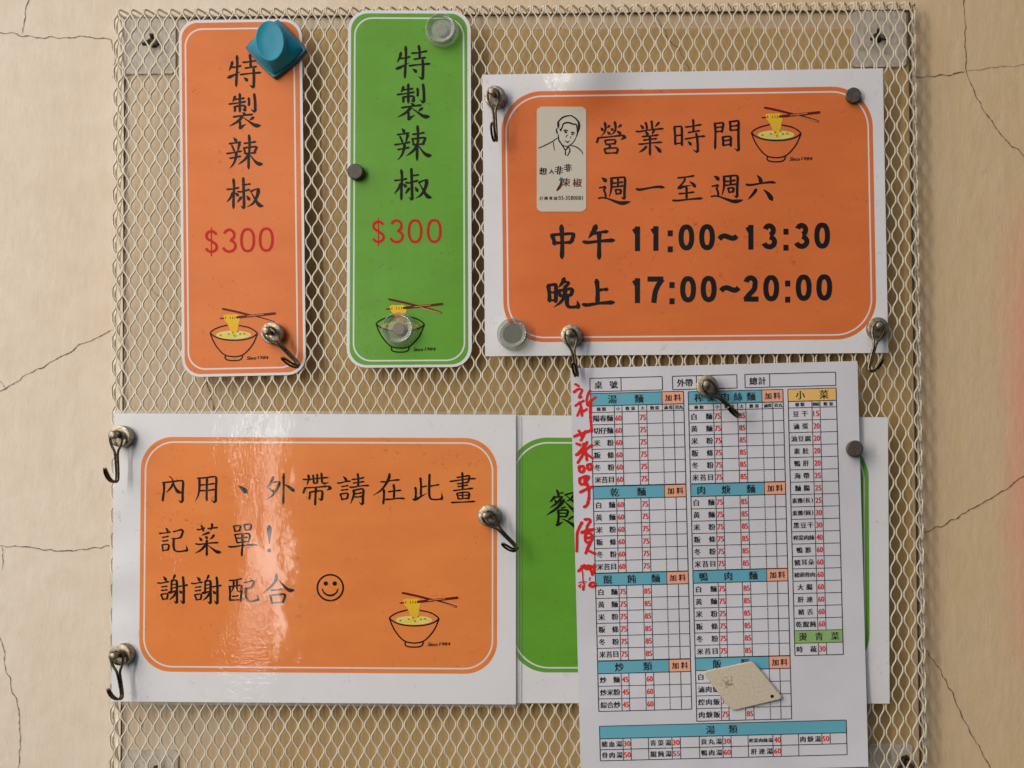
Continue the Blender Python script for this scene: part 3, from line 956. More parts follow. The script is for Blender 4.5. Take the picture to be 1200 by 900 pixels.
def figures(mb, text, x, y, sc, place, w=6.0, mi=0, slope=0.0, lift=0.22):
    cx = x
    k = 0
    for ch in text:
        for pts, md in figure(ch, w):
            k += 1
            wd = w
            if md == 's': wd = w * 1.15
            if md == 't': wd = w * 0.45
            cl = md is True
            pp = pts if cl else (chaikin(pts, 2) if len(pts) > 2 and md == 'b' and ch not in '1' else pts)
            if not cl: pp = resample(pp, 3)
            P2 = [(cx + a * sc, y + b * sc - (cx + a * sc - x) * slope) for a, b in pp]
            ribbon(mb, P2, [wd * sc] * len(P2), lift + 0.004 * (k % 7), place, mi, caps=False, closed=cl)
        cx += ADV[ch] * sc


def figures_at(mb, items, y, x0, sc, place, w, slope, sx=1.13, mi=0, lift=0.22):
    k = 0
    for ch, cx in items:
        gx = {'1': 26.0, ':': 4.0 + w / 2, '$': 20.0, '~': 21.0}.get(ch, 20.0)      # the figure's own anchor
        fx = {'1': 1.05, ':': 1.0, '~': 1.28, '$': 1.05}.get(ch, sx)
        for pts, md in figure(ch, w):
            k += 1
            wd = w * (1.15 if md == 's' else 0.45 if md == 't' else 1)
            cl = md is True
            pp = pts if cl else resample(chaikin(pts, 2) if len(pts) > 2 and md == 'b' and ch != '1' else pts, 3)
            P2 = [(cx + (a - gx) * sc * fx, y + b * sc - (cx - x0) * slope) for a, b in pp]
            ribbon(mb, P2, [wd * sc] * len(P2), lift + 0.004 * (k % 7), place, mi, caps=False, closed=cl)


# ---- bundled-font glyphs (blender's own built-in fallback font)
def make_glyphs(strings):
    obs = {}
    for s_ in strings:
        cu = bpy.data.curves.new('glyph', 'FONT')
        cu.body = s_
        cu.resolution_u = 2
        o = bpy.data.objects.new('glyph', cu)
        COL.objects.link(o)
        obs[s_] = o
    dg = bpy.context.evaluated_depsgraph_get()
    for s_, o in obs.items():
        me = bpy.data.meshes.new_from_object(o.evaluated_get(dg))
        vs = [tuple(v.co)[:2] for v in me.vertices]
        fs = [tuple(p.vertices) for p in me.polygons]
        if not vs: vs, fs = [(0, 0), (1, 0), (1, 1)], [(0, 1, 2)]
        xs = [v[0] for v in vs]; ys = [v[1] for v in vs]
        FONTS[s_] = (vs, fs, min(xs), max(xs), min(ys), max(ys))
        bpy.data.meshes.remove(me)
    for o in obs.values():
        cu = o.data
        bpy.data.objects.remove(o)
        bpy.data.curves.remove(cu)


def glyph(mb, s_, cx, cy, place, em=None, fit=None, bold=0.0, mi=0, lift=0.2, shear=0.0, rot=0.0):
    vs, fs, a, b, c, d = FONTS[s_]
    if fit: kx, ky = fit[0] / (b - a), fit[1] / (d - c)
    else: kx = ky = em
    mx, my = (a + b) / 2, (c + d) / 2
    offs = [0] if not bold else [-bold, 0, bold]
    cr, sr = math.cos(rot), math.sin(rot)
    for k, of in enumerate(offs):
        out = []
        for x, y in vs:
            X = (x - mx) * kx + of + (y - my) * ky * shear
            Y = -(y - my) * ky
            out.append(place(cx + X * cr - Y * sr, cy + X * sr + Y * cr, lift + 0.012 * k))
        mb.add(out, fs, mi)


menu_chars = '桌號外帶總計湯麵加料種類小數量大滷蛋貢丸陽春切仔米粉粄條冬苔目乾白黃餛飩炒綜合榨菜肉絲焿鴨飯焢豆干油腐素肚肝海腸雞長圓黑胗豬耳朵頭骨連舌燙青時蔬血想入非束椒訂購專線'
need = set(menu_chars) | {'60', '75', '85', '45', '15', '20', '25', '30', '40', '50', '55', '(', ')', '03-3580081', 'Since', '1984'}
make_glyphs(sorted(need))


def bowl(mb, X, Y, k, place, base_mi):
    """noodle bowl drawing; mi order: ink, maroon, yellow, cream, scallion, pale"""
    ink, mar, yel, cre, sca, pal = base_mi
    P = lambda s_: [(X + float(a.split(',')[0]) / 10 * k, Y + float(a.split(',')[1]) / 10 * k) for a in s_.split()]

    def line(s_, w, mi, lift, cl=False):
        pts = resample(chaikin(P(s_), 2), 1.2)
        ribbon(mb, pts, [w * k] * len(pts), lift, place, mi)

    def poly(pts, mi, lift):
        cx = sum(p_[0] for p_ in pts) / len(pts); cy = sum(p_[1] for p_ in pts) / len(pts)
        n = len(pts)
        mb.add([place(cx, cy, lift)] + [place(a, b, lift) for a, b in pts], [(0, i + 1, (i + 1) % n + 1) for i in range(n)], mi)
    e = ell(X + 39.5 * k, Y + 48 * k, 21.5 * k, 5.2 * k, 0, 345, 23)
    poly(e, cre, 0.20)
    poly(P("265,245 300,228 360,232 420,226 458,238 472,290 455,350 445,420 410,500 375,470 345,400 320,340 285,300"), yel, 0.24)
    for s_ in ("200,480 260,470 330,500 400,480", "300,455 380,480 450,500", "420,500 500,470 580,490", "250,500 340,510 430,515", "470,450 540,470 590,480"):
        line(s_, 0.9, yel, 0.23)
    for s_ in ("300,250 330,330 365,430", "340,245 365,330 385,440", "385,245 395,330 400,440", "430,245 425,330 412,430"):
        line(s_, 0.35, pal, 0.26)
    for x, y in ((235, 485), (335, 470), (475, 470), (525, 463), (445, 438), (405, 493), (385, 450)):
        poly(ell(X + x / 10 * k, Y + y / 10 * k, 1.4 * k, 1.1 * k, 0, 315, 7), sca, 0.28)
    for x in (296, 353, 382, 412):
        line("%d,258 %d,282" % (x, x - 2), 0.7, ink, 0.29)
    w = 1.55
    line("315,360 200,388 118,435 106,460", w, ink, 0.25)
    line("465,365 590,388 672,440 686,465", w, ink, 0.25)
    line("106,458 170,510 280,540 400,548 520,540 630,510 686,462", w, ink, 0.27)
    line("106,460 150,575 230,685 300,738 400,748", w, ink, 0.25)
    line("686,465 640,585 560,685 490,738 400,748", w, ink, 0.26)
    line("292,738 286,775 340,795 450,795 495,775 502,732", w, ink, 0.28)
    line("262,160 430,195 600,240 760,280 885,322", 2.5, mar, 0.27)
    line("640,258 760,290 880,322", 0.8, pal, 0.31)
    line("232,278 272,275", 1.6, mar, 0.27)
    line("440,265 600,247 760,232 900,216", 3.0, mar, 0.29)
    line("560,250 760,228", 0.7, pal, 0.33)
    glyph(mb, 'Since', X + 61.5 * k, Y + 76.2 * k, place, fit=(11.5 * k, 4.4 * k), bold=0.16, mi=ink, lift=0.25, shear=0.3)
    glyph(mb, '1984', X + 75.6 * k, Y + 75.8 * k, place, fit=(12.5 * k, 3.9 * k), bold=0.16, mi=ink, lift=0.25, shear=0.2)


INKS = [ink_m, maroon_m, yellow_m, cream_m, scallion_m, pale_m]
INKS2 = [film_ink('matt_' + m_.name, tuple(m_.node_tree.nodes['Principled BSDF'].inputs['Base Color'].default_value)[:3], True, 0.12) for m_ in INKS]
MI = (0, 1, 2, 3, 4, 5)


def wavy(base, amp, fx, fz, seed, extra=None):
    def f(u, v):
        h = base + amp * noise.noise(Vector((u * fx, v * fz, seed)))
        if extra: h += extra(u, v)
        return h
    return f


# --- orange price strip
w_or = sheet_material('orange_strip_print', 145, 418, (3, 3, 142, 415), (7.5, 10.5, 135.5, 409), ORANGE, r_panel=19, r_line=20, weight=0.15, crough=0.3)
s1 = Sheet('price_sign', [(209.5, 24), (353.5, 22), (358.5, 439), (213.5, 442)], 145, 418, wavy(24.6, 1.0, 0.012, 0.010, 3.3),
           'narrow orange laminated price strip pinned by the blue magnet', 'price sign', rad=21, rim=0, material=w_or, mat_name='laminated_sheet')
mb = MB()
for key, y in (('te', 61.5), ('zhi', 108), ('la', 155.5), ('jiao', 204.5)):
    kai(mb, key, (262.6 + (y - 61) * 0.006, y - 0.6, 45), s1.pt, 1.12)
mb.obj('printed_lettering', ink2_m, s1.root)
mb = MB()
figures_at(mb, list(zip('$300', (247.6, 269, 290.1, 311.9))), 268.2, 247.6, 0.40, s1.pt, 7.8, 0.03)
mb.obj('printed_price', red2_m, s1.root)
mb = MB()
bowl(mb, 236.1, 346.6, 0.955, s1.pt, MI)
mb.obj('noodle_bowl_picture', INKS2, s1.root)

# --- green price strip
w_gr = sheet_material('green_strip_print', 145, 418, (3.5, 3.5, 141, 415), (8, 9, 136.5, 410), GREEN, r_panel=20, r_line=21, weight=0.3, crough=0.25)
s2 = Sheet('price_sign', [(408, 12), (551.5, 12.5), (553, 430), (406, 431)], 145, 418, wavy(24.5, 0.9, 0.012, 0.010, 8.1, lambda u, v: 1.8 * math.exp(-((u - 150) / 22) ** 2) * math.exp(-((v - 140) / 60) ** 2)),
           'narrow green laminated price strip pinned by two clear plastic magnets', 'price sign', rad=23, material=w_gr, mat_name='laminated_sheet')
mb = MB()
for key, y in (('te', 50), ('zhi', 96), ('la', 144), ('jiao', 193)):
    kai(mb, key, (460, y, 46), s2.pt, 1.12)
mb.obj('printed_lettering', ink2_m, s2.root)
mb = MB()
figures_at(mb, list(zip('$300', (443.3, 465, 486.3, 508.8))), 256.9, 443, 0.395, s2.pt, 7.8, 0.008)
mb.obj('printed_price', red2_m, s2.root)
mb = MB()
bowl(mb, 430.4, 335.1, 0.975, s2.pt, MI)
mb.obj('noodle_bowl_picture', INKS2, s2.root)

# --- opening hours sheet
w_h = sheet_material('hours_print', 472, 332, (22, 20.5, 459, 316), (27.5, 26.5, 453.5, 310.5), ORANGE_H, r_panel=48, r_line=43)


def curl_h(u, v):
    a = 15 * math.exp(-((u - 122) / 40) ** 2) * math.exp(-((v + 6) / 44) ** 2)
    b = 2.2 * math.exp(-((u - 236) / 170) ** 2) * math.exp(-((v - 166) / 120) ** 2)
    return a + b


s3 = Sheet('opening_hours_sign', [(565, 87.5), (1034.5, 80), (1041, 413.5), (568.5, 417.5)], 472, 332, wavy(25.0, 2.0, 0.009, 0.012, 5.2, curl_h),
           'large laminated sheet with orange panel giving the opening hours', 'sign', rim=0, nx=90, ny=70, material=w_h, mat_name='laminated_sheet')
mb = MB()
for key, b_ in (('ying', (696, 138, 42)), ('ye', (742, 138, 42)), ('shi', (786, 138, 42)), ('jian', (832, 136, 42)), ('zhou', (698, 200, 44)), ('yi', (742, 200, 44)),
                ('zhi4', (784, 200, 44)), ('zhou', (830, 198, 44)), ('liu', (870, 198, 44))):
    kai(mb, key, b_, s3.pt, 1.12)
for key, b_ in (('zhong', (642, 260, 42)), ('wu', (682, 260, 42)), ('wan', (638, 323, 44)), ('shang', (680, 321, 44))):
    kai(mb, key, b_, s3.pt, 2.0)
figures_at(mb, list(zip('11:00~13:30', (750.1, 771.7, 785.4, 804.3, 828.5, 853, 883, 901.9, 921, 939.8, 963.4))), 263.6, 750, 0.425, s3.pt, 14.0, 0.0135)
figures_at(mb, list(zip('17:00~20:00', (750.1, 768, 787.4, 806.3, 830.4, 855.2, 879.6, 903.7, 923, 941.8, 965.9))), 324.2, 750, 0.43, s3.pt, 14.0, 0.0135)
mb.obj('printed_lettering', ink_m, s3.root)
mb = MB()
bowl(mb, 870, 110, 1.0, s3.pt, MI)
mb.obj('noodle_bowl_picture', INKS, s3.root)
# portrait sticker
mb = MB()
X0, Y0, X1, Y1, rr = 629, 125, 687, 248, 5
ring = []
for qx, qy, a0 in ((X1 - rr, Y0 + rr, -90), (X1 - rr, Y1 - rr, 0), (X0 + rr, Y1 - rr, 90), (X0 + rr, Y0 + rr, 180)):
    for k in range(5):
        a = R(a0 + 22.5 * k); ring.append((qx + rr * math.cos(a), qy + rr * math.sin(a)))
rows = 14
for j in range(rows):
    ya, yb = Y0 + (Y1 - Y0) * j / rows, Y0 + (Y1 - Y0) * (j + 1) / rows

    def ins(y):
        d = min(y - Y0, Y1 - y)
        return rr - math.sqrt(max(0, rr * rr - (rr - d) ** 2)) if d < rr else 0
    subs = 3 if j in (0, rows - 1) else 1
    for q_ in range(subs):
        y_a, y_b = ya + (yb - ya) * q_ / subs, ya + (yb - ya) * (q_ + 1) / subs
        for i in range(6):
            f = lambda t, y: X0 + ins(y) + (X1 - X0 - 2 * ins(y)) * t
            mb.add([s3.pt(f(i / 6, y_a), y_a, 0.5), s3.pt(f(i / 6, y_b), y_b, 0.5), s3.pt(f((i + 1) / 6, y_b), y_b, 0.5), s3.pt(f((i + 1) / 6, y_a), y_a, 0.5)], [(0, 1, 2, 3)])
stk = mb.obj('portrait_sticker', stick_m, s3.root)
mb = MB()


def sk(s_, w, mi=0, ox=628, oy=125, lift=0.75, sc=14.516):
    pts = [(ox + float(a.split(',')[0]) / sc, oy + float(a.split(',')[1]) / sc) for a in s_.split()]
    pts = resample(chaikin(pts, 2), 0.9)
    n = len(pts)
    ribbon(mb, pts, [w * (0.75 + 0.35 * math.sin(math.pi * i / max(1, n - 1))) for i in range(n)], lift, s3.pt, mi)


for i, (s_, w) in enumerate([("375,345 368,290 400,230 450,182 520,156 600,150", 1.6), ("600,150 660,185 700,225 738,275 742,350 715,430 690,500", 1.8), ("372,260 385,300 380,350", 2.2),
           ("420,400 450,340 463,285 520,270 580,272 640,302 682,292 700,340 702,430", 1.7), ("410,380 425,410", 1.8), ("375,360 343,382 345,430 378,478", 1.0),
           ("355,395 372,440", 0.7), ("380,480 385,570 440,640 500,745", 1.5), ("400,600 460,660 530,680 590,650 650,590 690,505", 1.0),
           ("40,705 150,660 270,600 365,530", 1.1), ("298,600 300,660 318,745", 0.9), ("500,740 502,825", 1.3), ("500,740 555,680", 1.4), ("555,680 588,748 533,835", 1.2),
           ("585,662 660,670 730,710 780,760 798,805", 1.2), ("470,402 500,396 540,408", 1.4), ("598,436 630,436 660,448", 1.4), ("492,428 520,436", 2.2), ("608,466 632,470", 2.0),
           ("545,480 505,505 515,520", 0.7), ("592,500 588,535", 0.7), ("488,575 530,605 575,580", 0.9), ("520,600 545,608", 1.2), ("715,240 730,300 725,380", 1.8)]):
    sk(s_, w, 0, lift=0.75 + 0.008 * (i % 5))
for ch, x, y, e, rt in (('想', 636.3, 200.5, 9.2, 0.06), ('入', 646.3, 200.8, 6.2, 0.1), ('非', 655, 199.5, 10.5, 0.12), ('非', 665.5, 196.5, 9.8, -0.05)):
    glyph(mb, ch, x, y, s3.pt, em=e, bold=0.3, mi=0, lift=0.76, rot=rt)
glyph(mb, '束', 663.5, 213.5, s3.pt, em=10.5, bold=0.16, mi=1, lift=0.76, rot=0.1)
glyph(mb, '椒', 676.5, 214, s3.pt, em=11, bold=0.16, mi=1, lift=0.76)
sk("432,365 428,430 362,520", 3.0, 1, 628, 187, 0.76)
sk("405,345 430,325 462,345", 2.6, 2, 628, 187, 0.79)
sk("425,300 430,325", 1.2, 2, 628, 187, 0.80)
for i, ch in enumerate('訂購專線'):
    glyph(mb, ch, 634.3 + i * 5.55, 232.3, s3.pt, em=4.5, bold=0.05, lift=0.76)
glyph(mb, '03-3580081', 668.6, 231.8, s3.pt, fit=(28.5, 4.8), bold=0.05, lift=0.76)
mb.obj('sticker_print', [ink_m, maroon_m, teal_m], stk)

# --- green sheet half hidden behind the menu
w_g2 = sheet_material('green_sheet_print', 455, 337, (8, 26, 432, 301), (13.5, 32, 426.5, 295.5), GREEN, r_panel=46, r_line=42)
s5 = Sheet('green_sign', [(588, 486.5), (1040.5, 489), (1042.5, 824.5), (588, 824)], 455, 337, wavy(24.6, 0.9, 0.009, 0.012, 9.7),
           'white laminated sheet with a green panel, mostly covered by the paper menu', 'sign', material=w_g2, nx=60, ny=50, mat_name='laminated_sheet')
mb = MB()
kai(mb, 'can', (634, 560, 60), s5.pt, 1.05)
mb.obj('printed_lettering', ink_m, s5.root)
mb = MB()       # seam of the pouch inside its left edge
ribbon(mb, [(611, 488 + 337 * k / 20) for k in range(21)], [1.2] * 21, 0.5, s5.pt)
mb.obj('film_seam', film_m, s5.root)

# --- dine-in sheet, lower left
w_d = sheet_material('order_notice_print', 475, 340, (32, 27.5, 453, 304.5), (37.5, 33.5, 447.5, 298.5), ORANGE_L, r_panel=38, r_line=34)


def curl_d(u, v):
    a = 1.0 * math.exp(-((u - 215) / 95) ** 2) * (0.6 + 0.4 * math.sin(v / 70))
    e = 1.1 * math.sin(v * 0.075 + 0.6 * math.sin(v * 0.031)) * math.exp(-(u / 26) ** 2)
    return a + e


s4 = Sheet('order_notice', [(134, 484.5), (604.5, 486), (604.5, 825.5), (130.5, 822)], 475, 340, wavy(27.0, 0.8, 0.010, 0.007, 2.2, curl_d),
           'large laminated sheet with orange panel and a smiling face', 'sign', rim=3.5, nx=100, ny=70, material=w_d, mat_name='laminated_sheet')
mb = MB()
for key, x, y in (('nei', 184, 552), ('yong', 222, 552), ('wai', 308, 552), ('dai', 350, 552), ('qing', 392, 552), ('zai', 434, 552), ('ci', 479, 552), ('hua', 522, 552),
                  ('ji', 182, 612), ('cai', 224, 612), ('dan', 264, 612), ('xie', 182, 670), ('xie', 221.5, 670.5), ('pei', 264, 670)):
    kai(mb, key, (x, y, 42), s4.pt, 1.05)
kai(mb, 'he', (305, 670, 44), s4.pt, 1.05)
strokes(mb, "d*1.2 279,569 284,572 289.5,577.5", 0, 0, 1, s4.pt, 0.62)
strokes(mb, "a*1.0 315.5,617 315.5,626 315.4,637", 0, 0, 1, s4.pt, 0.85)
ribbon(mb, [(313.4, 645), (317.6, 645)], [4.2, 4.2], 0.22, s4.pt, caps=False)
# smiling face
sx, sy = 364, 666
u_ = 48 / 900
c_ = ell(sx + 430 * u_, sy + 425 * u_, 285 * u_, 285 * u_, 0, 350, 35)
ribbon(mb, c_, [2.0] * len(c_), 0.22, s4.pt, closed=True)
for ex, ey in ((333, 333), (528, 333)):
    e = ell(sx + ex * u_, sy + ey * u_, 2.6, 2.6, 0, 337.5, 15)
    mb.add([s4.pt(a, b, 0.22) for a, b in e], [tuple(range(len(e)))])
sm = ell(sx + 428 * u_, sy + 430 * u_, 172 * u_, 165 * u_, 172, 8, 20)
ribbon(mb, sm, [1.1 + 1.2 * math.sin(math.pi * i / 20) for i in range(21)], 0.22, s4.pt)
mb.obj('printed_lettering', ink_m, s4.root)
mb = MB()
bowl(mb, 445.7, 678.8, 1.0, s4.pt, MI)
mb.obj('noodle_bowl_picture', INKS, s4.root)

# --- the paper menu
menu_m = mat('menu_paper', (0.63, 0.615, 0.635), 0.7)
q = NT(menu_m)
p = q.pos()
c = q.mix(q.ramp(q.noise(p, 0.012, 4, 0.6), [(0.35, 0.0), (0.7, 1.0)]), (0.67, 0.67, 0.715), (0.615, 0.61, 0.645))
q.l(c, q.b.inputs['Base Color'])
q.l(q.bump(q.noise(q.pos((1, 1, 0.6)), 0.03, 4, 0.5), 0.35, 1.5), q.b.inputs['Normal'])
q.b.inputs['Specular IOR Level'].default_value = 0.25


def curl_m(u, v):
    return 1.6 * math.sin(u / 95.0 + 0.5) + 3.2 * max(0, (v - 300) / 176) ** 2 + 1.2 * math.sin(v / 60) + 5.0 * max(0, (u - 250) / 87) ** 2 * max(0, (v - 330) / 146) ** 2


s6 = Sheet('menu_sheet', [(668.3, 431.7), (1004.7, 423), (1017.6, 898.5), (680.5, 907)], 337, 476, wavy(31.0, 1.2, 0.01, 0.01, 1.7, curl_m),
           'white paper menu with price tables and red handwriting down its edge', 'menu', thick=0.35, nx=50, ny=70, material=menu_m, mat_name='paper')
lines = MB()
txt = MB()
num = MB()


def hl(u0, u1, v, w=0.75):
    n = max(2, int((u1 - u0) / 8))
    ribbon(lines, [(u0 + (u1 - u0) * k / n, v) for k in range(n + 1)], [w] * (n + 1), 0.26, s6.at, caps=False)


def vl(u, v0, v1, w=0.75, dash=False):
    if dash:
        v = v0
        while v < v1:
            ribbon(lines, [(u, v), (u, min(v1, v + 1.7))], [w, w], 0.29, s6.at, caps=False)
            v += 2.6
        return
    n = max(2, int((v1 - v0) / 8))
    ribbon(lines, [(u, v0 + (v1 - v0) * k / n) for k in range(n + 1)], [w] * (n + 1), 0.29, s6.at, caps=False)


def band(u0, u1, v0, v1, mi):
    bands = MB()
    n = max(1, int((u1 - u0) / 8))
    for k in range(n):
        a, b = u0 + (u1 - u0) * k / n, u0 + (u1 - u0) * (k + 1) / n
        for (va, vb) in ((v0, (v0 + v1) / 2), ((v0 + v1) / 2, v1)):
            bands.add([s6.at(a, va, 0.2), s6.at(a, vb, 0.2), s6.at(b, vb, 0.2), s6.at(b, va, 0.2)], [(0, 1, 2, 3)])
    bands.obj('heading_band', [mteal_m, msal_m, mgold_m, mgreen_m][mi], s6.root)


def cjk(s_, u0, u1, v, em, bold=0.26):
    n = len(s_)
    for k, ch in enumerate(s_):
        if ch == ' ': continue
        x = (u0 + u1) / 2 if n == 1 else u0 + em / 2 + (u1 - u0 - em) * k / (n - 1)
        e2 = em
        glyph(txt, ch, x, v, s6.at, em=e2, bold=bold, lift=0.34)


def price(s_, u, v, w=7.1, h=6.5):
    glyph(num, s_, u, v, s6.at, fit=(w, h), bold=0.26, lift=0.36)


# boxes at the top
for (a, d_, b, t_) in ((22.5, 59, 107.5, '桌號'), (119.5, 147.5, 195, '外帶'), (204.5, 233.5, 311, '總計')):
    for v in (12.3, 28): hl(a, b, v, 0.9)
    for u in (a, d_, b): vl(u, 12.3, 28, 0.9)
    cjk(t_, a + 5, d_ - 4, 20.3, 9.6)


def section(u0, cols, title, tspan, v0, rows, sub, vrow0, pitch, addon=True):
    """cols: offsets of the column lines"""
    uR = u0 + cols[-1]
    hb = 14.6
    band(u0, u0 + cols[4], v0, v0 + hb, 0)
    band(u0 + cols[4], uR, v0, v0 + hb, 1)
    hl(u0, uR, v0, 0.9)
    hl(u0, uR, v0 + hb, 0.9)
    vl(u0 + cols[4], v0, v0 + hb)
    cjk(title, u0 + tspan[0], u0 + tspan[1], v0 + hb / 2, 10.8, 0.3)
    cjk('加料', u0 + cols[4] + 3, uR - 3, v0 + hb / 2, 8.4, 0.25)
    v = v0 + hb
    if sub:
        hl(u0, uR, v + 7.6)
        cjk('種類', u0 + 6.5, u0 + 17.5, v + 3.9, 4.8, 0.22)
        cjk('小', u0 + cols[0], u0 + cols[1], v + 3.9, 4.8, 0.1)
        cjk('數量', u0 + cols[1] + 4, u0 + cols[2] - 4, v + 3.9, 4.8, 0.22)
        cjk('大', u0 + cols[2], u0 + cols[3], v + 3.9, 4.8, 0.1)
        cjk('數量', u0 + cols[3] + 4, u0 + cols[4] - 4, v + 3.9, 4.8, 0.22)
        cjk('滷蛋', u0 + cols[4] + 1.5, u0 + cols[5] - 1, v + 3.9, 4.9, 0.22)
        cjk('貢丸', u0 + cols[5] + 1.5, u0 + cols[6] - 1, v + 3.9, 4.9, 0.22)
        vs0 = v
        v += 7.6
    else:
        vs0 = v
    for (nm, a, b) in rows:
        if nm: cjk(nm, u0 + 2.0, u0 + cols[0] - 1.6, v + pitch / 2, 8.0, 0.24)
        if a: price(a, u0 + (cols[0] + cols[1]) / 2, v + pitch / 2)
        if b: price(b, u0 + (cols[2] + cols[3]) / 2, v + pitch / 2)
        v += pitch
        hl(u0, uR, v)
    for k in (0, 1, 2, 3, 5): vl(u0 + cols[k], vs0, v)
    vl(u0 + cols[4], vs0, v, 0.9, dash=True)
    vl(u0, v0, v, 0.95)
    vl(uR, v0, v, 0.95)
    hl(u0, uR, v, 0.9)
    return v


CA = [27.3, 36.3, 55.7, 65.3, 83.8, 97, 109]
CB = [29.2, 38, 57.5, 67.2, 86.5, 98.8, 111.2]
std = ['白 麵', '黃 麵', '米 粉', '粄 條', '冬 粉', '米苔目']
section(23, CA, '湯麵', (20, 62), 30.2, [(n, '60', '75') for n in ['陽春麵', '切仔麵', '米 粉', '粄 條', '冬 粉', '米苔目']], True, 0, 14.4)
section(23, CA, '乾麵', (20, 62), 139.4, [(n, '60', '75') for n in std], False, 0, 14.5)
section(23, CA, '餛飩麵', (9, 76), 241.4, [(n, '75', '85') for n in std], False, 0, 14.65)
section(23, CA, '炒類', (20, 64), 344.4, [('炒 麵', '45', '60'), ('炒米粉', '45', '60'), ('綜合炒', '45', '60')], False, 0, 14.75)
section(137.5, CB, '榨菜肉絲麵', (7, 79), 31.0, [(n, '75', '85') for n in std], True, 0, 14.3)
section(137.5, CB, '肉焿麵', (7, 76), 139.4, [(n, '75', '85') for n in std], False, 0, 14.45)
section(137.5, CB, '鴨肉麵', (7, 76), 241.0, [(n, '75', '85') for n in std], False, 0, 14.6)
section(137.5, CB, '飯類', (20, 64), 343.6, [('白 飯', '', ''), ('滷肉飯', '75', '85'), ('焢肉飯', '75', '85'), ('肉焿飯', '75', '85')], False, 0, 14.85)
# side dishes
uL, uR, c1, c2 = 254.5, 311.2, 282.2, 291.7
band(uL, uR, 31, 45.4, 2)
for v in (31, 45.4, 53): hl(uL, uR, v, 0.9 if v < 50 else 0.75)
cjk('小菜', uL + 9, uR - 9, 38.2, 11.0, 0.3)
cjk('種類', uL + 8, uL + 19, 49.3, 4.8, 0.22); cjk('數量', c1 + 0.6, c2 - 0.6, 49.3, 4.6, 0.2); cjk('數量', c2 + 4, uR - 4, 49.3, 4.8, 0.22)
dishes = [('豆干', '15'), ('滷蛋', '20'), ('油豆腐', '20'), ('素肚', '20'), ('鴨肝', '20'), ('海帶', '25'), ('麵腸', '25'), ('素雞(長)', '25'), ('素雞(圓)', '30'), ('黑豆干', '30'),
          ('榨菜肉絲', '40'), ('鴨胗', '60'), ('豬耳朵', '60'), ('豬頭骨肉', '60'), ('大腸', '60'), ('肝連', '60'), ('豬舌', '60'), ('乾餛飩', '60')]
v = 53.0
for nm, pr in dishes:
    pt_ = 14.52
    n = len(nm)
    if n == 2: cjk(nm, uL + 5, c1 - 5, v + pt_ / 2, 7.4)
    elif n == 3: cjk(nm, uL + 2, c1 - 2, v + pt_ / 2, 7.4)
    elif n == 4: cjk(nm, uL + 1.5, c1 - 1.2, v + pt_ / 2, 6.3, 0.22)
    else:
        cjk(nm[:2], uL + 1.2, uL + 14.2, v + pt_ / 2, 6.5, 0.22)
        cjk('(', uL + 14.6, uL + 16.6, v + pt_ / 2, 6.5, 0.15)
        cjk(nm[3], uL + 16.8, uL + 23, v + pt_ / 2, 6.3, 0.22)
        cjk(')', uL + 24, uL + 26, v + pt_ / 2, 6.5, 0.15)
    price(pr, (c1 + c2) / 2, v + pt_ / 2)
    v += pt_
    hl(uL, uR, v)
vl(c1, 45.4, v); vl(c2, 45.4, v)
band(uL, uR, v, v + 14.8, 3)
cjk('燙青菜', uL + 5, uR - 4, v + 7.4, 10.0, 0.28)
hl(uL, uR, v + 14.8)
cjk('時蔬', uL + 2, c1 - 2, v + 22, 7.6)
price('30', (c1 + c2) / 2, v + 22)
vl(c1, v + 14.8, v + 29.2); vl(c2, v + 14.8, v + 29.2)
hl(uL, uR, v + 29.2, 0.9)
vl(uL, 31, v + 29.2, 0.95); vl(uR, 31, v + 29.2, 0.95)
# soups
uL, uR = 23.4, 312.5
band(uL, uR, 420.6, 435.4, 0)
for v in (420.6, 435.4, 448.2, 461.2): hl(uL, uR, v, 0.9)
cjk('湯類', 148, 185, 428, 10.6, 0.3)
for u in (50.4, 59.7, 80.2, 107.8, 117.6, 139.8, 167.3, 177, 197, 226, 235.4, 256): vl(u, 435.4, 461.2)
for u in (283.4, 293.2): vl(u, 435.4, 448.2)
for u in (uL, uR): vl(u, 420.6, 461.2, 0.95)
for (u0, u1, a, pa, b, pb) in ((25, 49.5, '豬血湯', '30', '骨肉湯', '50'), (82, 107, '青菜湯', '30', '餛飩湯', '55'), (141.5, 166.5, '貢丸湯', '30', '鴨肉湯', '60'),
                               (198, 225.6, '榨菜肉絲湯', '40', '肝連湯', '60'), (257.5, 282.5, '肉焿湯', '50', '', '')):
    cjk(a, u0, u1, 441.8, 7.4 if len(a) < 4 else 5.2, 0.24)
    price(pa, u1 + 5.6, 441.8, 8, 6.2)
    if b:
        cjk(b, u0 + (2 if len(a) > 3 else 0), u1, 454.8, 7.4)
        price(pb, u1 + 5.6, 454.8, 8, 6.2)
for o_ in (lines.obj('table_lines', mink_m, s6.root), txt.obj('printed_lettering', mink_m, s6.root), num.obj('printed_prices', mred_m, s6.root)): tag(o_, kind='stuff')

mb = MB()


def mk(s_, ox, oy, sc, w, i):
    pts = [(ox + float(a.split(',')[0]) / sc, oy + float(a.split(',')[1]) / sc) for a in s_.split()]
    pts = resample(chaikin(pts, 2), 0.9)
    n = len(pts)
    ws = [w * (0.95 + 0.6 * abs(noise.noise(Vector((x * 0.4, y * 0.4, i))))) * (1.1 if k < n * 0.2 else 1.0) for k, (x, y) in enumerate(pts)]
    ribbon(mb, pts, ws, 0.52 + 0.012 * i, s6.pt)


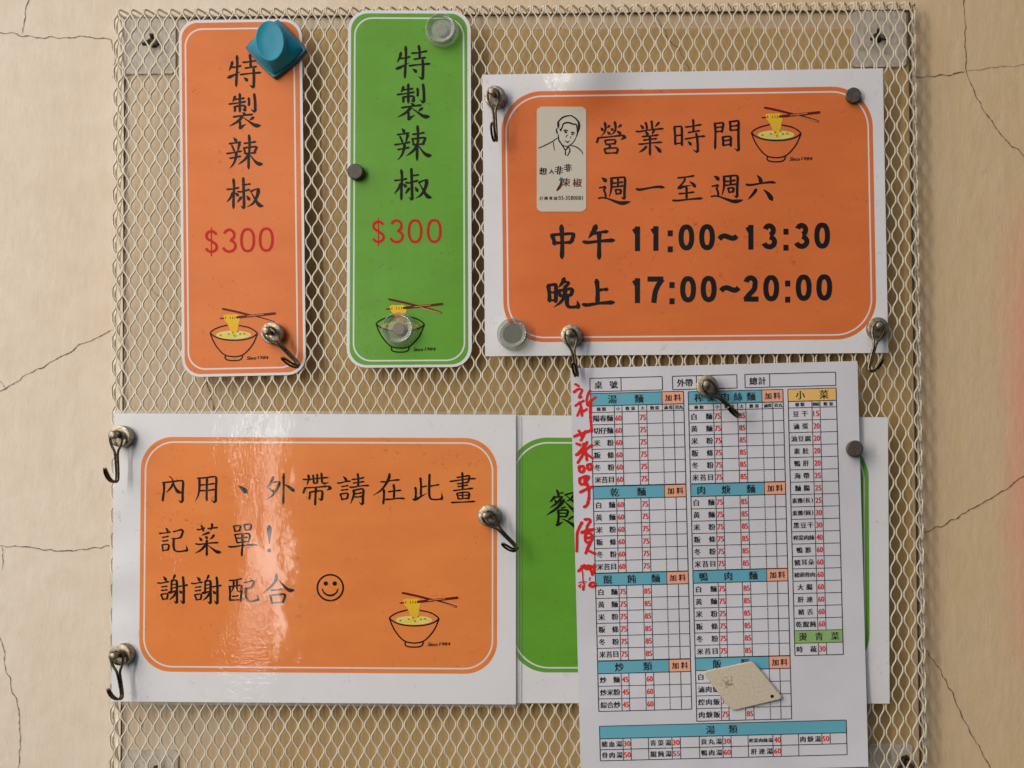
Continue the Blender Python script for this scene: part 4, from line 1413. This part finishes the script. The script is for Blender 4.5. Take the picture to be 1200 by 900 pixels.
lst = [(s_, 665, 440, 13.85, 2.7) for s_ in ("125,142 150,148 178,172", "105,268 150,230 190,212 245,235 205,300 175,372 225,345", "128,490 190,445 258,408", "192,440 222,500 190,580 158,650", "215,500 228,560 232,650",
        "222,590 265,575 312,545", "362,245 318,330 305,420 328,490", "330,480 350,430 455,352")]
lst += [("378,400 368,560 372,700 392,900", 665, 440, 13.85, 2.9)]
lst += [(s_, 665, 500, 9.0, 2.9) for s_ in ("70,102 150,70 252,38", "118,42 140,80 152,115", "188,48 165,95 140,142", "95,178 132,192", "205,162 160,225 100,292", "165,180 190,260 202,352", "90,297 170,250 255,195",
        "185,245 150,310 105,380", "170,262 215,300 264,330", "122,418 125,478 160,482 176,450 170,415 125,418", "208,405 212,452 245,455 256,420 252,390 208,402", "128,545 125,600 160,615 200,570 232,522 180,520 130,545",
        "185,525 175,570 185,610", "132,690 190,660 265,630", "205,600 228,680 222,770 205,830 175,845")]
lst += [(s_, 665, 600, 9.0, 2.8) for s_ in ("148,112 120,165 98,220 98,320 95,412", "180,78 235,72 240,100 200,150 200,210", "150,215 200,190 278,178", "170,205 250,195", "192,220 180,280 195,325 245,315 262,270 250,225 195,222",
        "205,275 250,262", "235,325 210,380 190,432", "210,402 285,438", "112,622 150,590 215,562 250,570 282,590", "150,572 200,600 245,590", "175,560 190,600", "222,565 262,655", "285,555 280,620 258,660")]
lst += [(s_, 665, 600, 9.0, 1.1) for s_ in ("155,620 160,700 165,760", "118,745 150,735 195,735", "120,780 140,760", "175,750 172,800", "235,690 228,720")]
lst += [("165,785 162,820", 665, 600, 9.0, 2.4), ("228,775 245,745 280,740 296,765 265,790 232,780", 665, 600, 9.0, 2.7), ("122,780 130,790", 665, 600, 9.0, 2.0)]
for i, a in enumerate(lst): mk(*a, i)
mb.obj('handwriting', marker_m, s6.root)

# ------------------------------------------------------------------ magnets and hooks
def smooth_path(pts, k=2):
    for _ in range(k):
        o = [pts[0]]
        for a, b in zip(pts, pts[1:]):
            o += [tuple(x * .75 + y * .25 for x, y in zip(a, b)), tuple(x * .25 + y * .75 for x, y in zip(a, b))]
        o.append(pts[-1])
        pts = o
    return pts


mb = MB()
lathe(mb, [(0, 10.6), (6, 10.6), (11.4, 10.5), (12.2, 10.1), (12.6, 9.2), (12.6, 0.6), (12.2, 0.1), (0, 0.1)], 40)
base_me = mb.mesh('magnet_base', steel_m, True)
mb = MB()
lathe(mb, [(0, 25.2), (3.2, 25.1), (4.0, 24.6), (4.3, 23.8), (4.3, 19.2), (3.2, 18.2), (2.6, 17), (2.6, 10.5)], 24)
pin_me = mb.mesh('pin', steel_m, True)


def hook(px, py, sheet_h, ang, length, label, twist=0.0, lean=0.0):
    loc = unproj(px, py, sheet_h + 10.6)
    loc = (loc[0], -sheet_h, loc[2])
    r = empty('magnetic_hook', loc, -R(ang))
    tag(r, label, 'magnetic hook', 'magnetic swivel hooks holding the papers')
    link('magnet_base', base_me, r)
    link('pin', pin_me, r)
    tw = R(twist)
    L = length

    def P3(a, d, o, pivot=16.0):
        # a sideways, d down, o out; the bend is turned about the shank by twist
        f = min(1, max(0, (d - L * 0.55) / (L * 0.25))) if d > L * 0.55 or o > 17 else 0
        if o > 17 and d < L * 0.9: f = 1
        dx, do = a, o - pivot
        c_, s_ = math.cos(tw * f), math.sin(tw * f)
        return (dx * c_ + do * s_ + lean * d / L, -(pivot + do * c_ - dx * s_), -d)
    half = [(0, -5.6, 16), (-4.4, -4.4, 16), (-6.9, 0, 16), (-6.9, 6.0, 16), (-4.8, 12.5, 16), (-2.0, 17.5, 15.8), (-1.3, 23, 15.4), (-1.3, L * 0.62, 14.6), (-1.3, L * 0.84, 14.2),
            (-1.4, L * 0.96, 14.8), (-1.6, L, 18), (-1.9, L * 0.97, 22.5), (-2.0, L * 0.90, 26.3), (-1.9, L * 0.80, 29.0), (-1.1, L * 0.72, 30.2), (0, L * 0.705, 30.4)]
    full = half + [(-a, d, o) for a, d, o in half[-2::-1]]
    pts = smooth_path([P3(*h_) for h_ in full], 2)
    mb = MB()
    tube(mb, pts[:-1], 1.4, 8, closed=True)
    mb.obj('wire_hook', wire_m, r, smooth=True)
    return r


def H(sh, x, y, extra=0.3): return sh.height_at(x, y) + extra


hook(579.5, 112, H(s3, 579, 112), 3, 57, 'brassy magnetic hook at the upper left corner of the opening hours sheet')
hook(317.5, 390, H(s1, 318, 392), 42, 54, 'pale magnetic hook swung right across the foot of the narrow orange strip', twist=-22)
hook(139.5, 511, H(s4, 150, 513), 1, 54, 'magnetic hook at the upper left corner of the smiling face sheet', twist=-18)
hook(140, 767.5, H(s4, 152, 772), 7, 50, 'magnetic hook at the lower left corner of the smiling face sheet', twist=-20)
hook(572.5, 604.5, H(s4, 573, 606), 42, 52, 'dark magnetic hook at the right edge of the smiling face sheet', twist=-25)
hook(669.3, 392.5, H(s3, 669, 392), 9, 50, 'magnetic hook under the opening hours sheet, its tip at the menu corner')
hook(1029, 384, H(s3, 1028, 384), -12, 53, 'magnetic hook at the lower right corner of the opening hours sheet', twist=48)
hook(828.5, 452, H(s6, 828, 452), 46, 52, 'brassy magnetic hook slanting right over the headings of the paper menu', twist=-10)


def disc_magnet(px, py, h0, r, t, label, ribs=0):
    c0 = unproj(px, py, h0 + t)
    root = empty('disc_magnet', (c0[0], -h0, c0[2]))
    tag(root, label, 'magnet', 'small round black magnets')
    n = max(1, ribs)
    for k in range(n):
        a, b = t * k / n, t * (k + 1) / n
        mb = MB()
        rr = r * (0.93 if (k == n - 1 and n > 1) else 1)
        lathe(mb, [(0, b - 0.05), (rr - 1.0, b - 0.05), (rr - 0.2, b - 0.6), (rr, b - 1.2), (rr, a + 0.9), (rr - 0.6, a + 0.1), (0, a + 0.1)], 36)
        mb.obj('disc', black_m if n == 1 or k == n - 1 else greymag_m, root, smooth=False)
        for pg in root.children[-1].data.polygons: pg.use_smooth = len(pg.vertices) == 4
    return root


disc_magnet(415.8, 200.5, H(s2, 417, 201), 9.3, 8, 'small round black magnet on the left edge of the narrow green strip')
disc_magnet(1000.5, 111, H(s3, 1000, 111), 9.2, 6, 'small round black magnet at the upper right corner of the opening hours sheet')
disc_magnet(1002.5, 525.5, H(s6, 1001, 526, 1.5), 9.8, 12, 'stack of three small dark disc magnets at the right edge of the paper menu', ribs=3)


def clear_magnet(px, py, h0, r, core_r, core_m, label, core_o=2.0):
    c0 = unproj(px, py, h0 + 6)
    root = empty('clear_magnet', (c0[0], -h0, c0[2]))
    tag(root, label, 'magnet', 'round clear plastic magnets')
    mb = MB()
    ri = core_r + 0.8
    lathe(mb, [(0, 8.6), (r * 0.60, 8.6), (r * 0.66, 9.6), (r * 0.72, 11.4), (r * 0.78, 12.2), (r * 0.88, 12.2), (r * 0.93, 11.4), (r * 0.94, 9.0), (r * 0.97, 7.4), (r, 6.4), (r, 2.0), (r * 0.96, 0.4), (r * 0.72, 0.4),
               (r * 0.68, 1.6), (ri, 1.8), (ri, 0.6), (ri - 0.2, 0.5), (ri - 0.2, 7.2), (0, 7.2)], 56)
    o = mb.obj('clear_body', clear_m, root, smooth=True)
    mb = MB()
    lathe(mb, [(0, 6.6), (core_r - 0.7, 6.6), (core_r, 5.9), (core_r, 0.6), (0, 0.5)], 32)
    o = mb.obj('magnet_core', core_m, root)
    return root


clear_magnet(518, 35.5, H(s2, 517, 35), 19.0, 6.3, rust_m, 'clear round plastic magnet with a brown core, top of the narrow green strip')
clear_magnet(467.5, 385.5, H(s2, 467, 386), 19.6, 6.6, rust_m, 'clear round plastic magnet over the noodle bowl of the narrow green strip')
clear_magnet(601.5, 391.5, H(s3, 601, 391), 19.0, 11.6, greymag_m, 'clear round magnet with wide grey core on the opening hours sheet')

# blue square-footed magnet
h0 = H(s1, 325, 58)
c0 = unproj(325.5, 59.5, h0)
root = empty('blue_magnet', (c0[0], -h0, c0[2]))
tag(root, 'chunky blue plastic magnet with a square foot and oval face', 'magnet')


def loop(kind, rx, ry, o, cx=0, cz=0, n=48, rot=0.0):
    out = []
    for k in range(n):
        a = 2 * math.pi * k / n
        c_, s_ = math.cos(a), math.sin(a)
        if kind == 'e':
            x, z = rx * c_, ry * s_
        else:       # diamond with slightly rounded corners
            e = 2 / kind
            x = rx * math.copysign(abs(c_) ** e, c_); z = ry * math.copysign(abs(s_) ** e, s_)
        out.append((cx + x * math.cos(rot) - z * math.sin(rot), -o, cz + x * math.sin(rot) + z * math.cos(rot)))
    return out


def loft(mb, loops, cap=True):
    n = len(loops[0])
    vs = [v for l_ in loops for v in l_]
    fs = []
    for i in range(len(loops) - 1):
        for k in range(n):
            l_ = (k + 1) % n
            fs.append((i * n + k, i * n + l_, (i + 1) * n + l_, (i + 1) * n + k))
    if cap: fs.append(tuple((len(loops) - 1) * n + k for k in range(n)))
    fs.append(tuple(range(n))[::-1])
    mb.add(vs, fs)


mb = MB()
loft(mb, [loop(1.12, 35.5, 34.5, 0.2, rot=R(-3)), loop(1.12, 36, 35, 1.0, rot=R(-3)), loop(1.12, 36, 35, 5.0, rot=R(-3)), loop(1.12, 35, 34, 6.0, rot=R(-3))])
fo = mb.obj('foot', bluedark_m, root, smooth=False)
mb = MB()
body = [(1.18, 32, 31.5, 6.1), (1.22, 31, 31, 8.5), (1.4, 26, 28.5, 12.5), (1.75, 20.5, 26, 17), (2.0, 17.6, 24.6, 20.5), (2.0, 17.0, 24.2, 22.6), (2.0, 16.2, 23.4, 23.7), (2.0, 15.2, 22.4, 23.9), (2.0, 14.4, 21.6, 23.5), (2.0, 6, 9, 23.2)]
loft(mb, [loop(k, a, b, o, cx=0.06 * o, cz=0.02 * o, rot=R(-3) if k < 1.9 else R(6)) for k, a, b, o in body])
mb.obj('oval_cap', blue_m, root, smooth=True)

# white lozenge plate
h0 = H(s6, 870, 803, 0.8)
cn = [unproj(x, y, h0 + 2) for x, y in ((823, 787), (882, 774.5), (918, 818.5), (858, 833))]
cx = sum(c_[0] for c_ in cn) / 4; cz = sum(c_[2] for c_ in cn) / 4
root = empty('lozenge_magnet', (cx, -h0, cz))
tag(root, 'off-white lozenge plate with a brown stain and small hole on the menu', 'magnet')
loz_m = mat('lozenge_plastic', (0.60, 0.53, 0.40), 0.45)
q = NT(loz_m)
tc = q.n('TexCoord')
mp = q.n('Mapping'); mp.inputs['Scale'].default_value = (1 / S, 1 / S, 1 / S)
q.l(tc.outputs['Object'], mp.inputs[0])
ds = q.n('VectorMath', operation='DISTANCE')
nz = q.n('TexNoise'); nz.inputs['Scale'].default_value = 0.35; nz.inputs['Detail'].default_value = 5; nz.inputs['Roughness'].default_value = 0.75
q.l(mp.outputs[0], nz.inputs['Vector'])
q.l(mp.outputs[0], ds.inputs[0]); ds.inputs[1].default_value = (-17, -3, 3)
near = q.ramp(q.math('DIVIDE', ds.outputs['Value'], 14.0), [(0.0, 1.0), (1.0, 0.0)])
st_ = q.ramp(q.math('ADD', q.math('MULTIPLY', near, 0.32), nz.outputs[0]), [(0.70, 0.0), (0.80, 1.0)])
c = q.mix(q.ramp(nz.outputs[0], [(0.4, 0.0), (0.75, 1.0)]), (0.66, 0.585, 0.45), (0.52, 0.43, 0.29))
c = q.mix(q.math('MULTIPLY', st_, 0.8), c, (0.22, 0.13, 0.03))
q.l(c, q.b.inputs['Base Color'])


def rounded(poly, r, n=4):
    out = []
    m = len(poly)
    for i in range(m):
        p0, p1, p2 = Vector(poly[i - 1]), Vector(poly[i]), Vector(poly[(i + 1) % m])
        a = p1 + (p0 - p1).normalized() * r
        b = p1 + (p2 - p1).normalized() * r
        for k in range(n + 1):
            t_ = k / n
            out.append(tuple(a * (1 - t_) ** 2 + p1 * 2 * t_ * (1 - t_) + b * t_ ** 2))
    return out


poly = rounded([(c_[0] - cx, c_[2] - cz) for c_ in cn], 4.5)
hc = unproj(905, 816, h0 + 2)
hole = [(hc[0] - cx + 2.1 * math.cos(2 * math.pi * k / 16), hc[2] - cz + 2.1 * math.sin(2 * math.pi * k / 16)) for k in range(16)]
n = len(poly)
mb = MB()
# front face as a ring of quads to the hole
ang = lambda p_: math.atan2(p_[1] - (hc[2] - cz), p_[0] - (hc[0] - cx)) % (2 * math.pi)
outer = sorted(resample(poly + [poly[0]], 3.0)[:-1], key=ang)
no = len(outer)
inner = [(hc[0] - cx + 2.1 * math.cos(ang(p_)), hc[2] - cz + 2.1 * math.sin(ang(p_))) for p_ in outer]
T = 3.2
mid = [(a[0] * 0.97, a[1] * 0.97) for a in outer]
mb.add([(x, -T, z) for x, z in mid] + [(x, -T + 0.6, z) for x, z in outer] + [(x, -0.2, z) for x, z in outer] + [(x, -T, z) for x, z in inner] + [(x, -0.4, z) for x, z in inner],
       [(k, (k + 1) % no, no + (k + 1) % no, no + k) for k in range(no)] +
       [(no + k, no + (k + 1) % no, 2 * no + (k + 1) % no, 2 * no + k) for k in range(no)] +
       [(3 * no + k, 3 * no + (k + 1) % no, (k + 1) % no, k) for k in range(no)] +
       [(4 * no + k, 4 * no + (k + 1) % no, 3 * no + (k + 1) % no, 3 * no + k) for k in range(no)])
mb.obj('plate', loz_m, root)
mb = MB()
mb.add([(x, -0.5, z) for x, z in hole], [tuple(range(16))])
mb.obj('hole_bottom', screw_m, root)
